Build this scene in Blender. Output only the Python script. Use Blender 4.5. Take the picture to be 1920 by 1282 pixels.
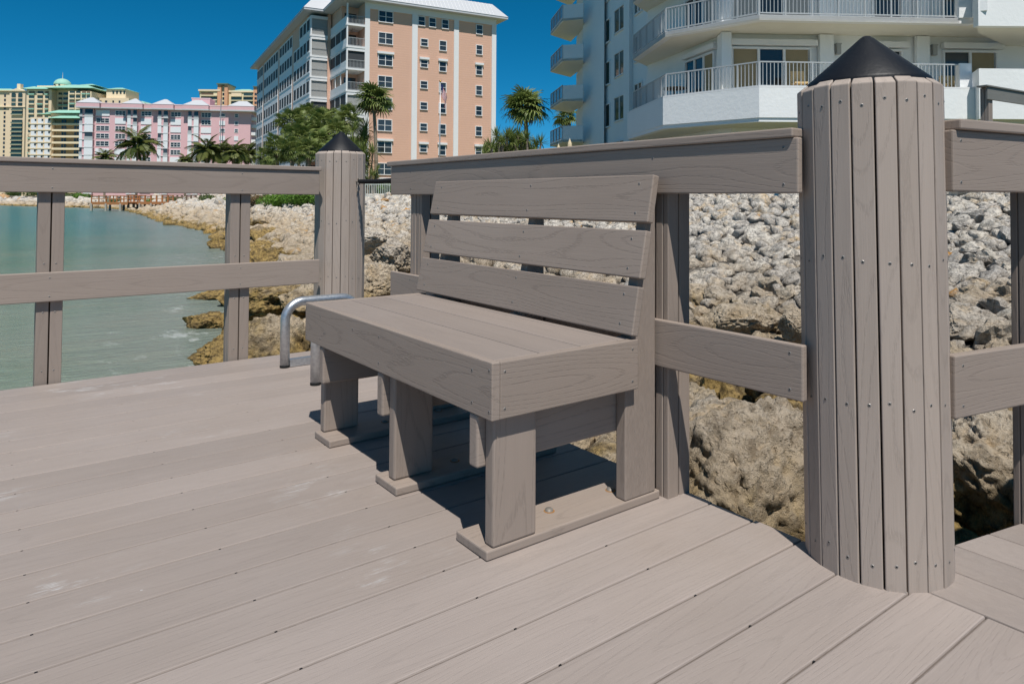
import bpy, bmesh, math, random
import numpy as np
from mathutils import Vector, Matrix, noise as mnoise
R = math.radians
random.seed(7)
for o in list(bpy.data.objects):
    bpy.data.objects.remove(o)
scene = bpy.context.scene
COL = scene.collection
# ------------------------------------------------------------------ camera
YAW, PITCH, ROLL, FPX, CYP = R(53.084), R(1.4285), R(0.3348), 1325.9, 340.9
EYE = 0.883                                   # eye height above the deck boards
fw = Vector((math.cos(YAW)*math.cos(PITCH), math.sin(YAW)*math.cos(PITCH), math.sin(PITCH)))
r0 = Vector((math.sin(YAW), -math.cos(YAW), 0)); u0 = r0.cross(fw)
rt = r0*math.cos(ROLL) + u0*math.sin(ROLL); up = u0*math.cos(ROLL) - r0*math.sin(ROLL)
cd = bpy.data.cameras.new('camera'); cam = bpy.data.objects.new('camera', cd); COL.objects.link(cam)
cam.matrix_world = Matrix(((rt.x, up.x, -fw.x, 0), (rt.y, up.y, -fw.y, 0), (rt.z, up.z, -fw.z, EYE), (0, 0, 0, 1)))
cd.sensor_fit = 'HORIZONTAL'; cd.sensor_width = 36; cd.lens = FPX/1920*36
cd.shift_y = -(641-CYP)/1920; cd.clip_start = 0.05; cd.clip_end = 6000
scene.camera = cam
# ------------------------------------------------------------------ sky and sun
SUN = Vector((-0.24, -0.50, 1.0)).normalized()          # read off the bench's shadow
world = bpy.data.worlds.new('World'); scene.world = world; world.use_nodes = True
wn = world.node_tree.nodes; wl = world.node_tree.links
sky = wn.new('ShaderNodeTexSky'); sky.sky_type = 'NISHITA'; sky.sun_disc = False
sky.sun_elevation = math.asin(SUN.z); sky.sun_rotation = math.atan2(SUN.x, SUN.y) % (2*math.pi)
sky.air_density = 1.5; sky.dust_density = 0.0; sky.ozone_density = 8.0; sky.altitude = 8000
bg = wn['Background']; bg.inputs[1].default_value = 0.09
hs = wn.new('ShaderNodeHueSaturation'); hs.inputs['Hue'].default_value = .478; hs.inputs['Saturation'].default_value = 1.23
wl.new(sky.outputs[0], hs.inputs['Color']); wl.new(hs.outputs[0], bg.inputs[0])      # clear, polarised blue
sd = bpy.data.lights.new('sun', 'SUN'); sd.energy = 5.0; sd.angle = R(0.53); sd.color = (1.0, 0.955, 0.89)
so = bpy.data.objects.new('sun', sd); COL.objects.link(so)
so.rotation_euler = SUN.to_track_quat('Z', 'Y').to_euler(); so.location = (-5, -10, 20)
vs = scene.view_settings
vs.view_transform = 'Standard'; vs.look = 'None'; vs.gamma = 1; vs.exposure = 0.0; vs.use_curve_mapping = False

# ------------------------------------------------------------------ plan helpers
FH = Vector((math.cos(YAW), math.sin(YAW), 0)); RH = Vector((math.sin(YAW), -math.cos(YAW), 0))
def plan(px, d, z=0.0):
    """a place d metres out, px/1920 across the view, at height z"""
    return FH*d + RH*((px-960)/FPX*d) + Vector((0, 0, z))
def hz(px): return 368.4 + 0.0060*px
def zat(px, py, d): return EYE + (hz(px)-py)/FPX*d

# ------------------------------------------------------------------ materials
M = {}
class NT:
    def __init__(s, name):
        m = bpy.data.materials.new(name); m.use_nodes = True; s.m = m; s.t = m.node_tree; s.n = s.t.nodes; s.l = s.t.links
        s.b = s.n['Principled BSDF']; M[name] = m
    def node(s, typ, **kw):
        n = s.n.new('ShaderNode'+typ)
        for k, v in kw.items(): setattr(n, k, v)
        return n
    def link(s, a, b): s.l.new(a, b)
    def put(s, x, sock):
        if isinstance(x, (int, float)): sock.default_value = x
        elif isinstance(x, (tuple, list)): sock.default_value = tuple(x) if len(x) != 3 or len(sock.default_value) == 3 else (*x, 1)
        else: s.link(x, sock)
    def math(s, op, a, b=0.0, c=None, clamp=False):
        n = s.node('Math', operation=op); n.use_clamp = clamp
        s.put(a, n.inputs[0]); s.put(b, n.inputs[1])
        if c is not None: s.put(c, n.inputs[2])
        return n.outputs[0]
    def vmul(s, v, k):
        n = s.node('VectorMath', operation='MULTIPLY'); s.put(v, n.inputs[0]); s.put(k, n.inputs[1]); return n.outputs[0]
    def vadd(s, v, k):
        n = s.node('VectorMath', operation='ADD'); s.put(v, n.inputs[0]); s.put(k, n.inputs[1]); return n.outputs[0]
    def noise(s, vec, scale=1.0, detail=4.0, rough=0.55):
        n = s.node('TexNoise'); n.inputs['Scale'].default_value = scale; n.inputs['Detail'].default_value = detail; n.inputs['Roughness'].default_value = rough
        if vec is not None: s.link(vec, n.inputs['Vector'])
        return n.outputs[0]
    def vor(s, vec, scale=1.0, feature='F1'):
        n = s.node('TexVoronoi', feature=feature); n.inputs['Scale'].default_value = scale
        if vec is not None: s.link(vec, n.inputs['Vector'])
        return n.outputs[0]
    def step(s, x, a, b):
        n = s.node('MapRange', interpolation_type='SMOOTHSTEP'); s.put(x, n.inputs[0]); n.inputs[1].default_value = a; n.inputs[2].default_value = b
        return n.outputs[0]
    def mix(s, f, a, b):
        n = s.node('Mix', data_type='RGBA'); s.put(f, n.inputs[0]); s.put(a, n.inputs[6]); s.put(b, n.inputs[7]); return n.outputs[2]
    def scale(s, col, k):
        n = s.node('Mix', data_type='RGBA', blend_type='MULTIPLY'); n.inputs[0].default_value = 1
        c = s.node('CombineColor'); 
        for i in range(3): s.put(k, c.inputs[i])
        s.put(col, n.inputs[6]); s.link(c.outputs[0], n.inputs[7]); return n.outputs[2]
    def obj(s): return s.node('TexCoord').outputs['Object']
    def pos(s): return s.node('NewGeometry').outputs['Position']
    def rnd(s): return s.node('ObjectInfo').outputs['Random']
    def bump(s, h, dist, strength=1.0):
        n = s.node('Bump'); n.inputs['Strength'].default_value = strength; n.inputs['Distance'].default_value = dist
        s.link(h, n.inputs['Height']); s.link(n.outputs[0], s.b.inputs['Normal'])
    def fin(s, col, rough=0.6, spec=0.3, metal=0.0):
        s.put(col, s.b.inputs['Base Color']); s.put(rough, s.b.inputs['Roughness']); s.b.inputs['Specular IOR Level'].default_value = spec; s.b.inputs['Metallic'].default_value = metal
        return s.m

def sep(t, v):
    n = t.node('SeparateXYZ'); t.link(v, n.inputs[0]); return n.outputs

def composite(name, base, cath, scuff=0.0, grain=1.0):
    t = NT(name); o = t.obj(); rn = t.rnd()
    sh = t.node('CombineXYZ'); t.link(t.math('MULTIPLY', rn, 53.0), sh.inputs[0]); t.link(t.math('MULTIPLY', rn, 1.7), sh.inputs[1])
    v = t.vadd(o, sh.outputs[0]); xyz = sep(t, o)
    fine = t.noise(t.vmul(v, (9, 420, 420)), 1, 3, .6)
    mid = t.noise(t.vmul(v, (1.6, 40, 40)), 1, 3, .5)
    blot = t.noise(v, 2.2, 3, .5)
    # flat-sawn figure pressed into the board: contour lines of a slow field
    n1 = t.noise(t.vmul(v, (1.1, 6.5, 6.5)), 1, 1.2, .35)
    y2 = t.math('MULTIPLY', xyz[1], xyz[1])
    f = t.math('ADD', t.math('MULTIPLY', y2, 5200.0), t.math('MULTIPLY', n1, 85.0))
    f = t.math('ADD', f, t.math('MULTIPLY', fine, 1.0))
    ln = t.step(t.math('SINE', f), .60, 1.0)
    brk = t.step(t.noise(t.vmul(v, (45, 300, 300)), 1, 2, .6), .34, .60)
    ln = t.math('MULTIPLY', ln, brk)
    k = t.math('SUBTRACT', 1.0, t.math('MULTIPLY', ln, cath))
    k = t.math('MULTIPLY', k, t.math('ADD', .90-.06*grain, t.math('MULTIPLY', fine, .12*grain)))
    k = t.math('MULTIPLY', k, t.math('ADD', .93, t.math('MULTIPLY', mid, .14)))
    k = t.math('MULTIPLY', k, t.math('ADD', .92, t.math('MULTIPLY', blot, .18)))
    k = t.math('MULTIPLY', k, t.math('ADD', .925, t.math('MULTIPLY', rn, .15)))
    slow = t.noise(t.vmul(v, (.9, 3, 3)), 1, 2, .5)
    k = t.math('MULTIPLY', k, t.math('ADD', .90, t.math('MULTIPLY', slow, .20)))
    col = t.mix(blot, base, (base[0]*.97, base[1]*1.0, base[2]*1.045)); col = t.scale(col, k)
    if scuff:
        p = t.pos()
        a = t.step(t.noise(p, 1.5, 3, .55), .52, .66)
        a2 = t.step(t.noise(t.vmul(p, (1.0, 2.2, 1)), 6.0, 4, .65), .50, .64)
        st = t.step(t.noise(t.vmul(p, (14, 150, 1)), 1, 3, .7), .44, .60)
        mk = t.math('MULTIPLY', t.math('MULTIPLY', a, a2), st)
        sp = t.step(t.noise(p, 60, 1, .5), .80, .83)                       # a few specks
        mk = t.math('MAXIMUM', mk, t.math('MULTIPLY', sp, t.step(t.noise(p, 3.1, 2), .52, .6)), clamp=True)
        col = t.mix(t.math('MULTIPLY', t.math('MULTIPLY', mk, t.step(sep(t, p)[0], 1.15, .55)), scuff), col, (.56, .57, .58))
        dirt = t.step(t.noise(p, 1.3, 4, .6), .52, .78)
        col = t.mix(t.math('MULTIPLY', dirt, .34), col, (base[0]*.80, base[1]*.76, base[2]*.70))
    h = t.math('SUBTRACT', fine, t.math('MULTIPLY', ln, .8))
    t.bump(h, .0006, .55)
    return t.fin(col, .58, .28)
BASE = (.325, .262, .218)
composite('composite_deck', (.338, .283, .250), .06, .8, 1.5)
composite('composite_bench', BASE, .14)
composite('composite_pile', (.420, .345, .290), .10, grain=1.7)
composite('composite_rail', BASE, .075)
composite('composite_seat', (.300, .248, .215), .05)
composite('composite_shaded', (.20, .195, .175), .1)  # darker copy of the rail boards: the landing rail's shade is in its colour

def plain(name, col, rough=.6, spec=.3, metal=0., var=.08, scale=3., bumpd=0., bscale=40.):
    t = NT(name); p = t.pos()
    c = t.scale(col, t.math('ADD', 1-var, t.math('MULTIPLY', t.noise(p, scale, 4, .6), 2*var)))
    if bumpd: t.bump(t.noise(p, bscale, 4, .6), bumpd)
    return t.fin(c, rough, spec, metal)
plain('core_wood', (.10, .058, .032), .8, .1, var=.3, scale=20)
plain('black_plastic', (.008, .009, .012), .48, .28, var=.2, scale=8, bumpd=.0008, bscale=60)
plain('black_rubber', (.012, .012, .012), .7, .3)
plain('black_rope', (.010, .010, .012), .65, .3, bumpd=.001, bscale=300)
plain('screw_steel', (.30, .28, .26), .45, .5, .5, var=.3, scale=200)
plain('bolt_steel', (.20, .18, .16), .55, .4, .2, var=.25, scale=90)
plain('rust', (.30, .15, .05), .8, .1, var=.4, scale=150)
t = NT('galvanised'); o = t.pos()
t.fin(t.mix(t.vor(o, 60), (.42, .44, .47), (.60, .62, .64)), .38, .5, .85); t.bump(t.noise(o, 90, 3), .0006)
plain('stucco_white', (.78, .79, .79), .85, .15, var=.06, scale=.5, bumpd=.010, bscale=6)
plain('paint_white', (.74, .74, .74), .6, .25, var=.03)
plain('roof_white', (.50, .51, .53), .5, .3, var=.03)
plain('soffit', (.72, .69, .60), .8, .15, var=.05)
plain('rail_white', (.40, .42, .43), .45, .4, var=.03)
plain('rail_grey', (.30, .32, .34), .45, .4, var=.03)
t = NT('peach_wall'); p = t.pos(); z = sep(t, p)[2]
lap = t.math('FRACT', t.math('MULTIPLY', z, 3.2))
t.fin(t.scale((.69, .43, .32), t.math('ADD', .93, t.math('ADD', t.math('MULTIPLY', t.noise(p, .5, 4), .10), t.math('MULTIPLY', t.step(lap, .0, .2), .03)))), .85, .15)
t.bump(lap, .03, .6)
plain('peach_dark', (.60, .34, .22), .85, .15)
plain('pink_wall', (.68, .43, .45), .85, .15, var=.06, scale=.3)
plain('pink_trim', (.78, .58, .58), .85, .15, var=.04)
plain('cream_wall', (.76, .61, .43), .85, .15, var=.06, scale=.15)
plain('cream_light', (.80, .68, .48), .85, .15, var=.05, scale=.15)
plain('ochre_wall', (.71, .62, .42), .85, .15, var=.06, scale=.15)
plain('salmon_wall', (.66, .36, .22), .85, .15, var=.06, scale=.15)
plain('green_roof', (.30, .55, .44), .6, .3, var=.08, scale=.2)
plain('dark_green_rail', (.11, .17, .14), .6, .3)
plain('shutter_white', (.74, .76, .78), .6, .3, var=.03)
plain('screen_grey', (.34, .34, .33), .8, .2, var=.05)
plain('screen_dark', (.055, .06, .066), .7, .2, var=.1)
plain('interior', (.22, .15, .11), .9, .1)
plain('curtain', (.30, .24, .15), .9, .1, var=.15, scale=2)
plain('tan_cloth', (.66, .48, .25), .9, .1)
plain('umbrella_cloth', (.62, .52, .36), .9, .1)
plain('table_brown', (.20, .13, .08), .6, .3)
plain('lamp_grey', (.34, .34, .33), .5, .4)
t = NT('glass_dark'); t.fin(t.scale((.030, .038, .045), t.math('ADD', .5, t.math('MULTIPLY', t.rnd(), 1.2))), .08, .6)
t = NT('glass_teal'); t.fin(t.scale((.035, .065, .06), t.math('ADD', .6, t.math('MULTIPLY', t.rnd(), 1.0))), .1, .6)
plain('pier_wood', (.36, .16, .065), .8, .2, var=.2, scale=2)
plain('pier_pile', (.38, .35, .30), .85, .2, var=.2, scale=3)
plain('dock_wood', (.20, .15, .11), .85, .2, var=.2, scale=2)
plain('fence_paint', (.62, .68, .64), .5, .3)
plain('flag_red', (.42, .03, .05), .8, .2); plain('flag_white', (.70, .70, .70), .8, .2); plain('flag_blue', (.02, .03, .12), .8, .2)
plain('pole_metal', (.55, .56, .57), .4, .5, .5); plain('gold_ball', (.35, .22, .05), .3, .5, .9)

def leafmat(name, a, b, rough=.5, trans=.25):
    t = NT(name); p = t.pos(); f = t.math('ADD', t.math('MULTIPLY', t.rnd(), .55), t.math('MULTIPLY', t.noise(p, 1.7, 3), .45))
    col = t.mix(f, a, b); t.fin(col, rough, .35)
    tr = t.node('BsdfTranslucent'); t.link(col, tr.inputs[0]); mx = t.node('MixShader'); mx.inputs[0].default_value = trans
    t.link(t.b.outputs[0], mx.inputs[1]); t.link(tr.outputs[0], mx.inputs[2]); t.link(mx.outputs[0], t.n['Material Output'].inputs[0])
leafmat('leaf_sabal', (.085, .135, .030), (.25, .29, .085))
leafmat('leaf_dark', (.045, .085, .020), (.12, .17, .045))
leafmat('leaf_coconut', (.065, .10, .022), (.19, .20, .055))
leafmat('leaf_bright', (.08, .19, .02), (.16, .28, .04))
leafmat('leaf_dry', (.20, .13, .06), (.13, .11, .05))
plain('trunk', (.27, .22, .17), .9, .1, var=.25, scale=4, bumpd=.05, bscale=8)

def rockmat(name, attr, w0, w1, l0=.25, l1=-.75):
    t = NT(name); p = t.pos()
    if attr:
        a = t.node('Attribute', attribute_name='rnd'); rn = a.outputs['Fac']
    else: rn = t.rnd()
    big = t.noise(p, 2.3, 4, .6); med = t.noise(p, 9, 6, .68); fine = t.noise(p, 42, 6, .75)
    pit = t.step(t.noise(p, 26, 4, .7), .30, .46)
    tone = t.mix(rn, (.42, .39, .355), (.60, .55, .475))
    tan = t.mix(t.step(big, .50, .70), tone, (.50, .37, .22))
    c = t.mix(t.step(med, .33, .58), (.20, .185, .17), tan)
    c = t.mix(t.math('MULTIPLY', t.step(fine, .50, .70), .65), c, (.66, .64, .60))
    c = t.scale(c, t.math('ADD', .72, t.math('MULTIPLY', t.math('MULTIPLY', pit, t.step(fine, .2, .5)), .58)))
    org = t.step(rn, .975, .985)
    c = t.mix(t.math('MULTIPLY', org, t.step(med, .3, .6)), c, (.50, .245, .055))
    z = sep(t, p)[2]
    low = t.step(t.math('ADD', z, t.math('MULTIPLY', t.math('SUBTRACT', t.noise(p, .9, 4, .6), .5), 2.2)), l0, l1)
    c = t.mix(t.math('MULTIPLY', low, .62), c, t.mix(med, (.26, .185, .10), (.60, .45, .28)))
    wet = t.step(t.math('ADD', z, t.math('MULTIPLY', t.math('SUBTRACT', big, .5), 1.1)), w0, w1)
    alg = t.mix(t.step(med, .38, .62), (.10, .062, .014), (.40, .262, .070))
    c = t.mix(t.math('MULTIPLY', wet, .86), c, alg)
    blk = t.step(t.math('ADD', z, t.math('MULTIPLY', big, .25)), -1.16, -1.36)
    c = t.mix(t.math('MULTIPLY', blk, .7), c, (.035, .028, .014))
    h = t.math('ADD', t.math('MULTIPLY', med, .8), t.math('ADD', t.math('MULTIPLY', fine, .55), t.math('MULTIPLY', pit, .30)))
    t.bump(h, .07, 1.0)
    t.fin(c, .88, .2)
rockmat('limestone', False, -.30, -.80, .55, -.45); rockmat('limestone_mass', True, -.86, -1.20); rockmat('limestone_tidal', False, -.22, -.72, .6, -.3)
t = NT('terrain'); p = t.pos(); z = sep(t, p)[2]
c = t.mix(t.step(t.noise(p, 5, 6, .7), .35, .65), (.05, .044, .038), (.20, .18, .155))  # ground tone darkened to paint shade into the gaps between rocks
c = t.mix(t.step(z, -.4, -1.0), c, (.17, .125, .05))
c = t.mix(t.step(z, .98, 1.06), c, t.mix(t.noise(p, .4, 4), (.10, .14, .035), (.30, .27, .17)))
t.bump(t.noise(p, 6, 6, .7), .12); t.fin(c, .9, .1)

# water: turbid, so its own body colour shows; milkier over the shallows
t = NT('water'); p = t.pos(); xyz = sep(t, p)
at = t.node('Attribute', attribute_name='shore').outputs['Fac']        # metres to the shoreline
wob = t.noise(p, .16, 4, .6)
nr = t.step(t.math('ADD', at, t.math('MULTIPLY', t.math('SUBTRACT', wob, .5), 9.0)), 9.0, .0)
dist = t.step(xyz[1], 8, 75)
c = t.mix(dist, (.090, .165, .098), (.040, .155, .150))
sand = t.step(t.noise(t.vmul(p, (.5, 1.3, 1)), .9, 4, .6), .50, .72)
c = t.mix(t.math('MULTIPLY', t.math('MULTIPLY', sand, .5), t.math('SUBTRACT', 1.0, dist)), c, (.175, .165, .072))
c = t.mix(t.math('MULTIPLY', t.step(t.noise(p, .25, 3), .5, .75), .4), c, (.055, .105, .085))
c = t.mix(t.math('MULTIPLY', nr, .7), c, (.235, .25, .225))
fo = t.step(t.noise(t.vmul(p, (1.5, .8, 1)), 1.3, 6, .72), .56, .66)
foam = t.math('MULTIPLY', fo, t.step(t.math('ADD', at, t.math('MULTIPLY', wob, 3.0)), 4.4, 1.2))
c = t.mix(t.math('MULTIPLY', foam, .4), c, (.72, .74, .74))
w1 = t.noise(t.vmul(p, (.55, 1.9, 1)), 1.2, 4, .6); w2 = t.noise(t.vmul(p, (1.2, 3.2, 1)), 4.0, 4, .62)
t.bump(t.math('ADD', t.math('MULTIPLY', w1, 1.0), t.math('MULTIPLY', w2, .35)), .24, .9)
t.fin(c, .22, .38); t.b.inputs['IOR'].default_value = 1.33

# ------------------------------------------------------------------ mesh helpers
def link(o, parent=None):
    COL.objects.link(o)
    if parent is not None: o.parent = parent
    return o
def tag(o, label=None, cat=None, group=None, kind=None):
    if label: o['label'] = label
    if cat: o['category'] = cat
    if group: o['group'] = group
    if kind: o['kind'] = kind
    return o
def empty(name, loc=(0, 0, 0), rz=0.0, parent=None):
    o = bpy.data.objects.new(name, None); o.empty_display_size = .1; o.location = loc; o.rotation_euler = (0, 0, rz)
    return link(o, parent)
def mk(name, verts, faces, mat, parent=None, smooth=False, loc=None, mi=None):
    me = bpy.data.meshes.new(name); me.from_pydata([tuple(v) for v in verts], [], faces)
    for m_ in (mat if isinstance(mat, (list, tuple)) else [mat]): me.materials.append(M[m_])
    if mi is not None: me.polygons.foreach_set('material_index', mi)
    if smooth: me.polygons.foreach_set('use_smooth', [True]*len(me.polygons))
    me.update(); o = bpy.data.objects.new(name, me)
    if loc is not None: o.location = loc
    return link(o, parent)
BOXF = [(0, 3, 2, 1), (4, 5, 6, 7), (0, 1, 5, 4), (1, 2, 6, 5), (2, 3, 7, 6), (3, 0, 4, 7)]
def boxv(x0, x1, y0, y1, z0, z1):
    return [(x0, y0, z0), (x1, y0, z0), (x1, y1, z0), (x0, y1, z0), (x0, y0, z1), (x1, y0, z1), (x1, y1, z1), (x0, y1, z1)]
_unit = {}
def block(name, parent, x0, x1, y0, y1, z0, z1, mat):
    """plain box that shares one unit mesh per material"""
    if mat not in _unit:
        me = bpy.data.meshes.new('block_'+mat); me.from_pydata(boxv(-.5, .5, -.5, .5, -.5, .5), [], BOXF); me.materials.append(M[mat]); _unit[mat] = me
    o = bpy.data.objects.new(name, _unit[mat]); o.location = ((x0+x1)/2, (y0+y1)/2, (z0+z1)/2); o.scale = (abs(x1-x0), abs(y1-y0), abs(z1-z0))
    return link(o, parent)
class MB:
    """collects boxes / tubes into one mesh"""
    def __init__(s): s.v = []; s.f = []; s.mi = []
    def box(s, x0, x1, y0, y1, z0, z1, mi=0):
        n = len(s.v); s.v += boxv(min(x0, x1), max(x0, x1), min(y0, y1), max(y0, y1), min(z0, z1), max(z0, z1)); s.f += [tuple(i+n for i in q) for q in BOXF]; s.mi += [mi]*6
    def tube(s, pts, r, seg=10, mi=0, cap=True):
        pts = [Vector(p) for p in pts]; n0 = len(s.v); prev = None
        for i, p in enumerate(pts):
            d = (pts[min(i+1, len(pts)-1)]-pts[max(i-1, 0)]).normalized()
            a = (prev if prev is not None else (Vector((0, 0, 1)) if abs(d.z) < .9 else Vector((1, 0, 0))))
            a = (a-d*a.dot(d)).normalized(); prev = a; b = d.cross(a); rr = r[i] if isinstance(r, (list, tuple)) else r
            for k in range(seg):
                th = 2*math.pi*k/seg; s.v.append(tuple(p+(a*math.cos(th)+b*math.sin(th))*rr))
        for i in range(len(pts)-1):
            for k in range(seg):
                a0 = n0+i*seg+k; a1 = n0+i*seg+(k+1) % seg
                s.f.append((a0, a1, a1+seg, a0+seg)); s.mi.append(mi)
        if cap:
            s.f.append(tuple(n0+k for k in reversed(range(seg)))); s.f.append(tuple(n0+(len(pts)-1)*seg+k for k in range(seg))); s.mi += [mi, mi]
    def poly(s, vs, f, mi=0):
        n = len(s.v); s.v += [tuple(v) for v in vs]; s.f += [tuple(i+n for i in q) for q in f]; s.mi += [mi]*len(f)
    def dome(s, c, nrm, r, hgt, seg=8, mi=0):
        c = Vector(c); nrm = Vector(nrm).normalized(); a = nrm.orthogonal().normalized(); b = nrm.cross(a); n0 = len(s.v)
        for rr, hh in ((r, 0), (r*.8, hgt*.7)):
            for k in range(seg):
                th = 2*math.pi*k/seg; s.v.append(tuple(c+(a*math.cos(th)+b*math.sin(th))*rr+nrm*hh))
        s.v.append(tuple(c+nrm*hgt))
        for k in range(seg):
            k1 = (k+1) % seg
            s.f.append((n0+k, n0+k1, n0+seg+k1, n0+seg+k)); s.f.append((n0+seg+k, n0+seg+k1, n0+2*seg)); s.mi += [mi, mi]
    def build(s, name, mat, parent=None, smooth=False):
        return mk(name, s.v, s.f, mat, parent, smooth, mi=s.mi if isinstance(mat, (list, tuple)) else None)
_bd = {}
def board(name, parent, x0, x1, y0, y1, z0, z1, mat, bev=.004, axis=None):
    """a lumber board in parent coordinates: own mesh axes run length, width, thickness; edges eased"""
    d = (x1-x0, y1-y0, z1-z0)
    order = sorted(range(3), key=lambda i: -d[i])
    if axis is not None: order = [axis]+[i for i in order if i != axis]
    L, Wd, T = (d[i] for i in order)
    key = (round(L, 4), round(Wd, 4), round(T, 4), mat, bev)
    if key not in _bd:
        bm = bmesh.new(); bmesh.ops.create_cube(bm, size=1)
        for v in bm.verts: v.co = Vector((v.co.x*L, v.co.y*Wd, v.co.z*T))
        bmesh.ops.bevel(bm, geom=list(bm.edges), offset=min(bev, T*.3), segments=2, profile=.5, affect='EDGES')
        me = bpy.data.meshes.new('board'); bm.to_mesh(me); bm.free(); me.materials.append(M[mat]); _bd[key] = me
    o = bpy.data.objects.new(name, _bd[key])
    ax = [Vector((0, 0, 0)) for _ in range(3)]
    for k in range(2): ax[k][order[k]] = 1.0
    ax[2] = ax[0].cross(ax[1])
    o.matrix_basis = Matrix(((ax[0].x, ax[1].x, ax[2].x, (x0+x1)/2), (ax[0].y, ax[1].y, ax[2].y, (y0+y1)/2), (ax[0].z, ax[1].z, ax[2].z, (z0+z1)/2), (0, 0, 0, 1)))
    return link(o, parent)
def prism(name, parent, poly, z0, z1, mat, bev=.003):
    """vertical prism over a plan polygon"""
    bm = bmesh.new(); vs = [bm.verts.new((p[0], p[1], z0)) for p in poly]; f = bm.faces.new(vs)
    ex = bmesh.ops.extrude_face_region(bm, geom=[f])
    for v in ex['geom']:
        if isinstance(v, bmesh.types.BMVert): v.co.z = z1
    bmesh.ops.recalc_face_normals(bm, faces=bm.faces)
    if bev: bmesh.ops.bevel(bm, geom=list(bm.edges), offset=bev, segments=2, profile=.5, affect='EDGES')
    me = bpy.data.meshes.new(name); bm.to_mesh(me); bm.free(); me.materials.append(M[mat])
    return link(bpy.data.objects.new(name, me), parent)

# ================================================================== THE SETTING
ZW = -1.42                                     # water level, metres below the deck boards
SH = [(-20, -300), (-4, -60), (-.6, -10), (.6, 0), (.9, 2), (1.6, 6), (2.3, 9), (3.1, 12.5), (3.8, 14), (4.4, 17), (6.8, 24.6), (9.4, 34), (11.6, 43), (12.5, 48.5), (13.2, 57),
      (14.5, 71), (17.4, 96), (19.8, 121), (22.4, 148), (21.5, 166), (16, 182), (10.5, 205), (3, 238), (-22, 290), (-120, 380), (-700, 700)]
shp = np.array(SH, float)
def dense(p, step):
    out = [p[0]]
    for a, b in zip(p[:-1], p[1:]):
        n = max(1, int(np.linalg.norm(b-a)/step))
        for i in range(1, n+1): out.append(a+(b-a)*i/n)
    return np.array(out)
sd1 = dense(shp, 2.0)
for _ in range(6): sd1[1:-1] = (sd1[:-2]+sd1[1:-1]*2+sd1[2:])/4
tg = np.gradient(sd1, axis=0); tg /= np.linalg.norm(tg, axis=1)[:, None]
nm = np.stack([tg[:, 1], -tg[:, 0]], 1)        # points inland
PROF_T = [-60, -25, -6, 0, 3, 7, 11, 13.5, 16, 22, 45, 400, 3000]
PROF_Z = [-5, -5, -2.7, -1.6, -1.02, -.28, .42, .82, 1.0, 1.08, 1.1, 1.1, 1.1]
def shore_dist(P):
    """signed metres inland of the shoreline for an (n,2) array"""
    P = np.asarray(P, float); out = np.empty(len(P))
    for i in range(0, len(P), 2000):
        q = P[i:i+2000]; d2 = ((q[:, None, :]-sd1[None])**2).sum(2); k = d2.argmin(1)
        out[i:i+2000] = ((q-sd1[k])*nm[k]).sum(1)
    return out
def ground_z(P): return np.interp(shore_dist(P), PROF_T, PROF_Z)
tv = []; tf = []; nt = len(PROF_T)
sub = list(range(0, len(sd1)))
for i in sub:
    for tt, zz in zip(PROF_T, PROF_Z):
        q = sd1[i]+nm[i]*tt; zz2 = zz+(mnoise.noise(Vector((q[0]*.35, q[1]*.35, 0)))*.12 if abs(tt) < 15 else 0)
        tv.append((q[0], q[1], zz2))
for a in range(len(sub)-1):
    for j in range(nt-1): tf.append((a*nt+j, a*nt+j+1, (a+1)*nt+j+1, (a+1)*nt+j))
tag(mk('ground', tv, tf, 'terrain', smooth=True), kind='structure')
# water sheet with the distance to the shore stored on it (drives foam and milky shallows)
gx = np.concatenate([[-2500, -900, -400, -200, -120, -80, -60], np.arange(-50, 32, 1.0), [40, 60]])
gy = np.concatenate([[-1500, -400, -100, -40], np.arange(-20, 80, 1.0), np.arange(80, 260, 2.5), [280, 320, 400, 600, 900]])
XX, YY = np.meshgrid(gx, gy); PP = np.stack([XX.ravel(), YY.ravel()], 1); sdw = -shore_dist(PP)
wf = []; nx = len(gx)
keep = sdw > -9
for j in range(len(gy)-1):
    for i in range(nx-1):
        a = j*nx+i
        if keep[a] or keep[a+1] or keep[a+nx] or keep[a+nx+1]: wf.append((a, a+1, a+nx+1, a+nx))
wo = mk('water', [(x, y, ZW) for x, y in PP], wf, 'water', smooth=True); tag(wo, kind='structure')
at_ = wo.data.attributes.new('shore', 'FLOAT', 'POINT'); at_.data.foreach_set('value', sdw.astype(np.float32))

# ------------------------------------------------------------------ deck: boards run along X
PITCHB, G0, XE = .141, 1.036, 1.732
deck = MB()
for xx in np.arange(-4.0, 1.7, .4): deck.box(xx-.019, xx+.019, -2.0, 3.98, -.22, -.0295)
deck.box(-4.05, 1.70, 3.93, 3.968, -.22, -.0295); deck.box(1.655, 1.693, -2, 3.92, -.22, -.03)
for yy in (-1.2, 1.7, 3.7):
    for xx in (-3.6, -1.8, 0, 1.5): deck.box(xx-.09, xx+.09, yy-.09, yy+.09, -4.5, -.22)
deck = tag(deck.build('deck', 'core_wood'), kind='structure')
ks = range(-20, 21)
for k in ks:
    y0 = G0+PITCHB*k+.0021; y1 = y0+PITCHB-.0042
    board('plank', deck, -4.2, XE+random.uniform(-.003, .003), y0, y1, -.0255, 0, 'composite_deck', .0035)
fz = MB(); gp = MB()
for k in ks:
    y = G0+PITCHB*k
    gp.box(-4.2, XE-.02, y-.006, y+.006, -.024, -.017)  # added backing strip: colours the gap's shadow line brown instead of black
    for xx in np.arange(-3.9, 1.7, .4): fz.box(xx-.0026, xx+.0026, y-.0018, y+.0018, -.010, -.0012)
o = gp.build('gap_shade_strip', 'core_wood', deck); o['kind'] = 'stuff'
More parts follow.
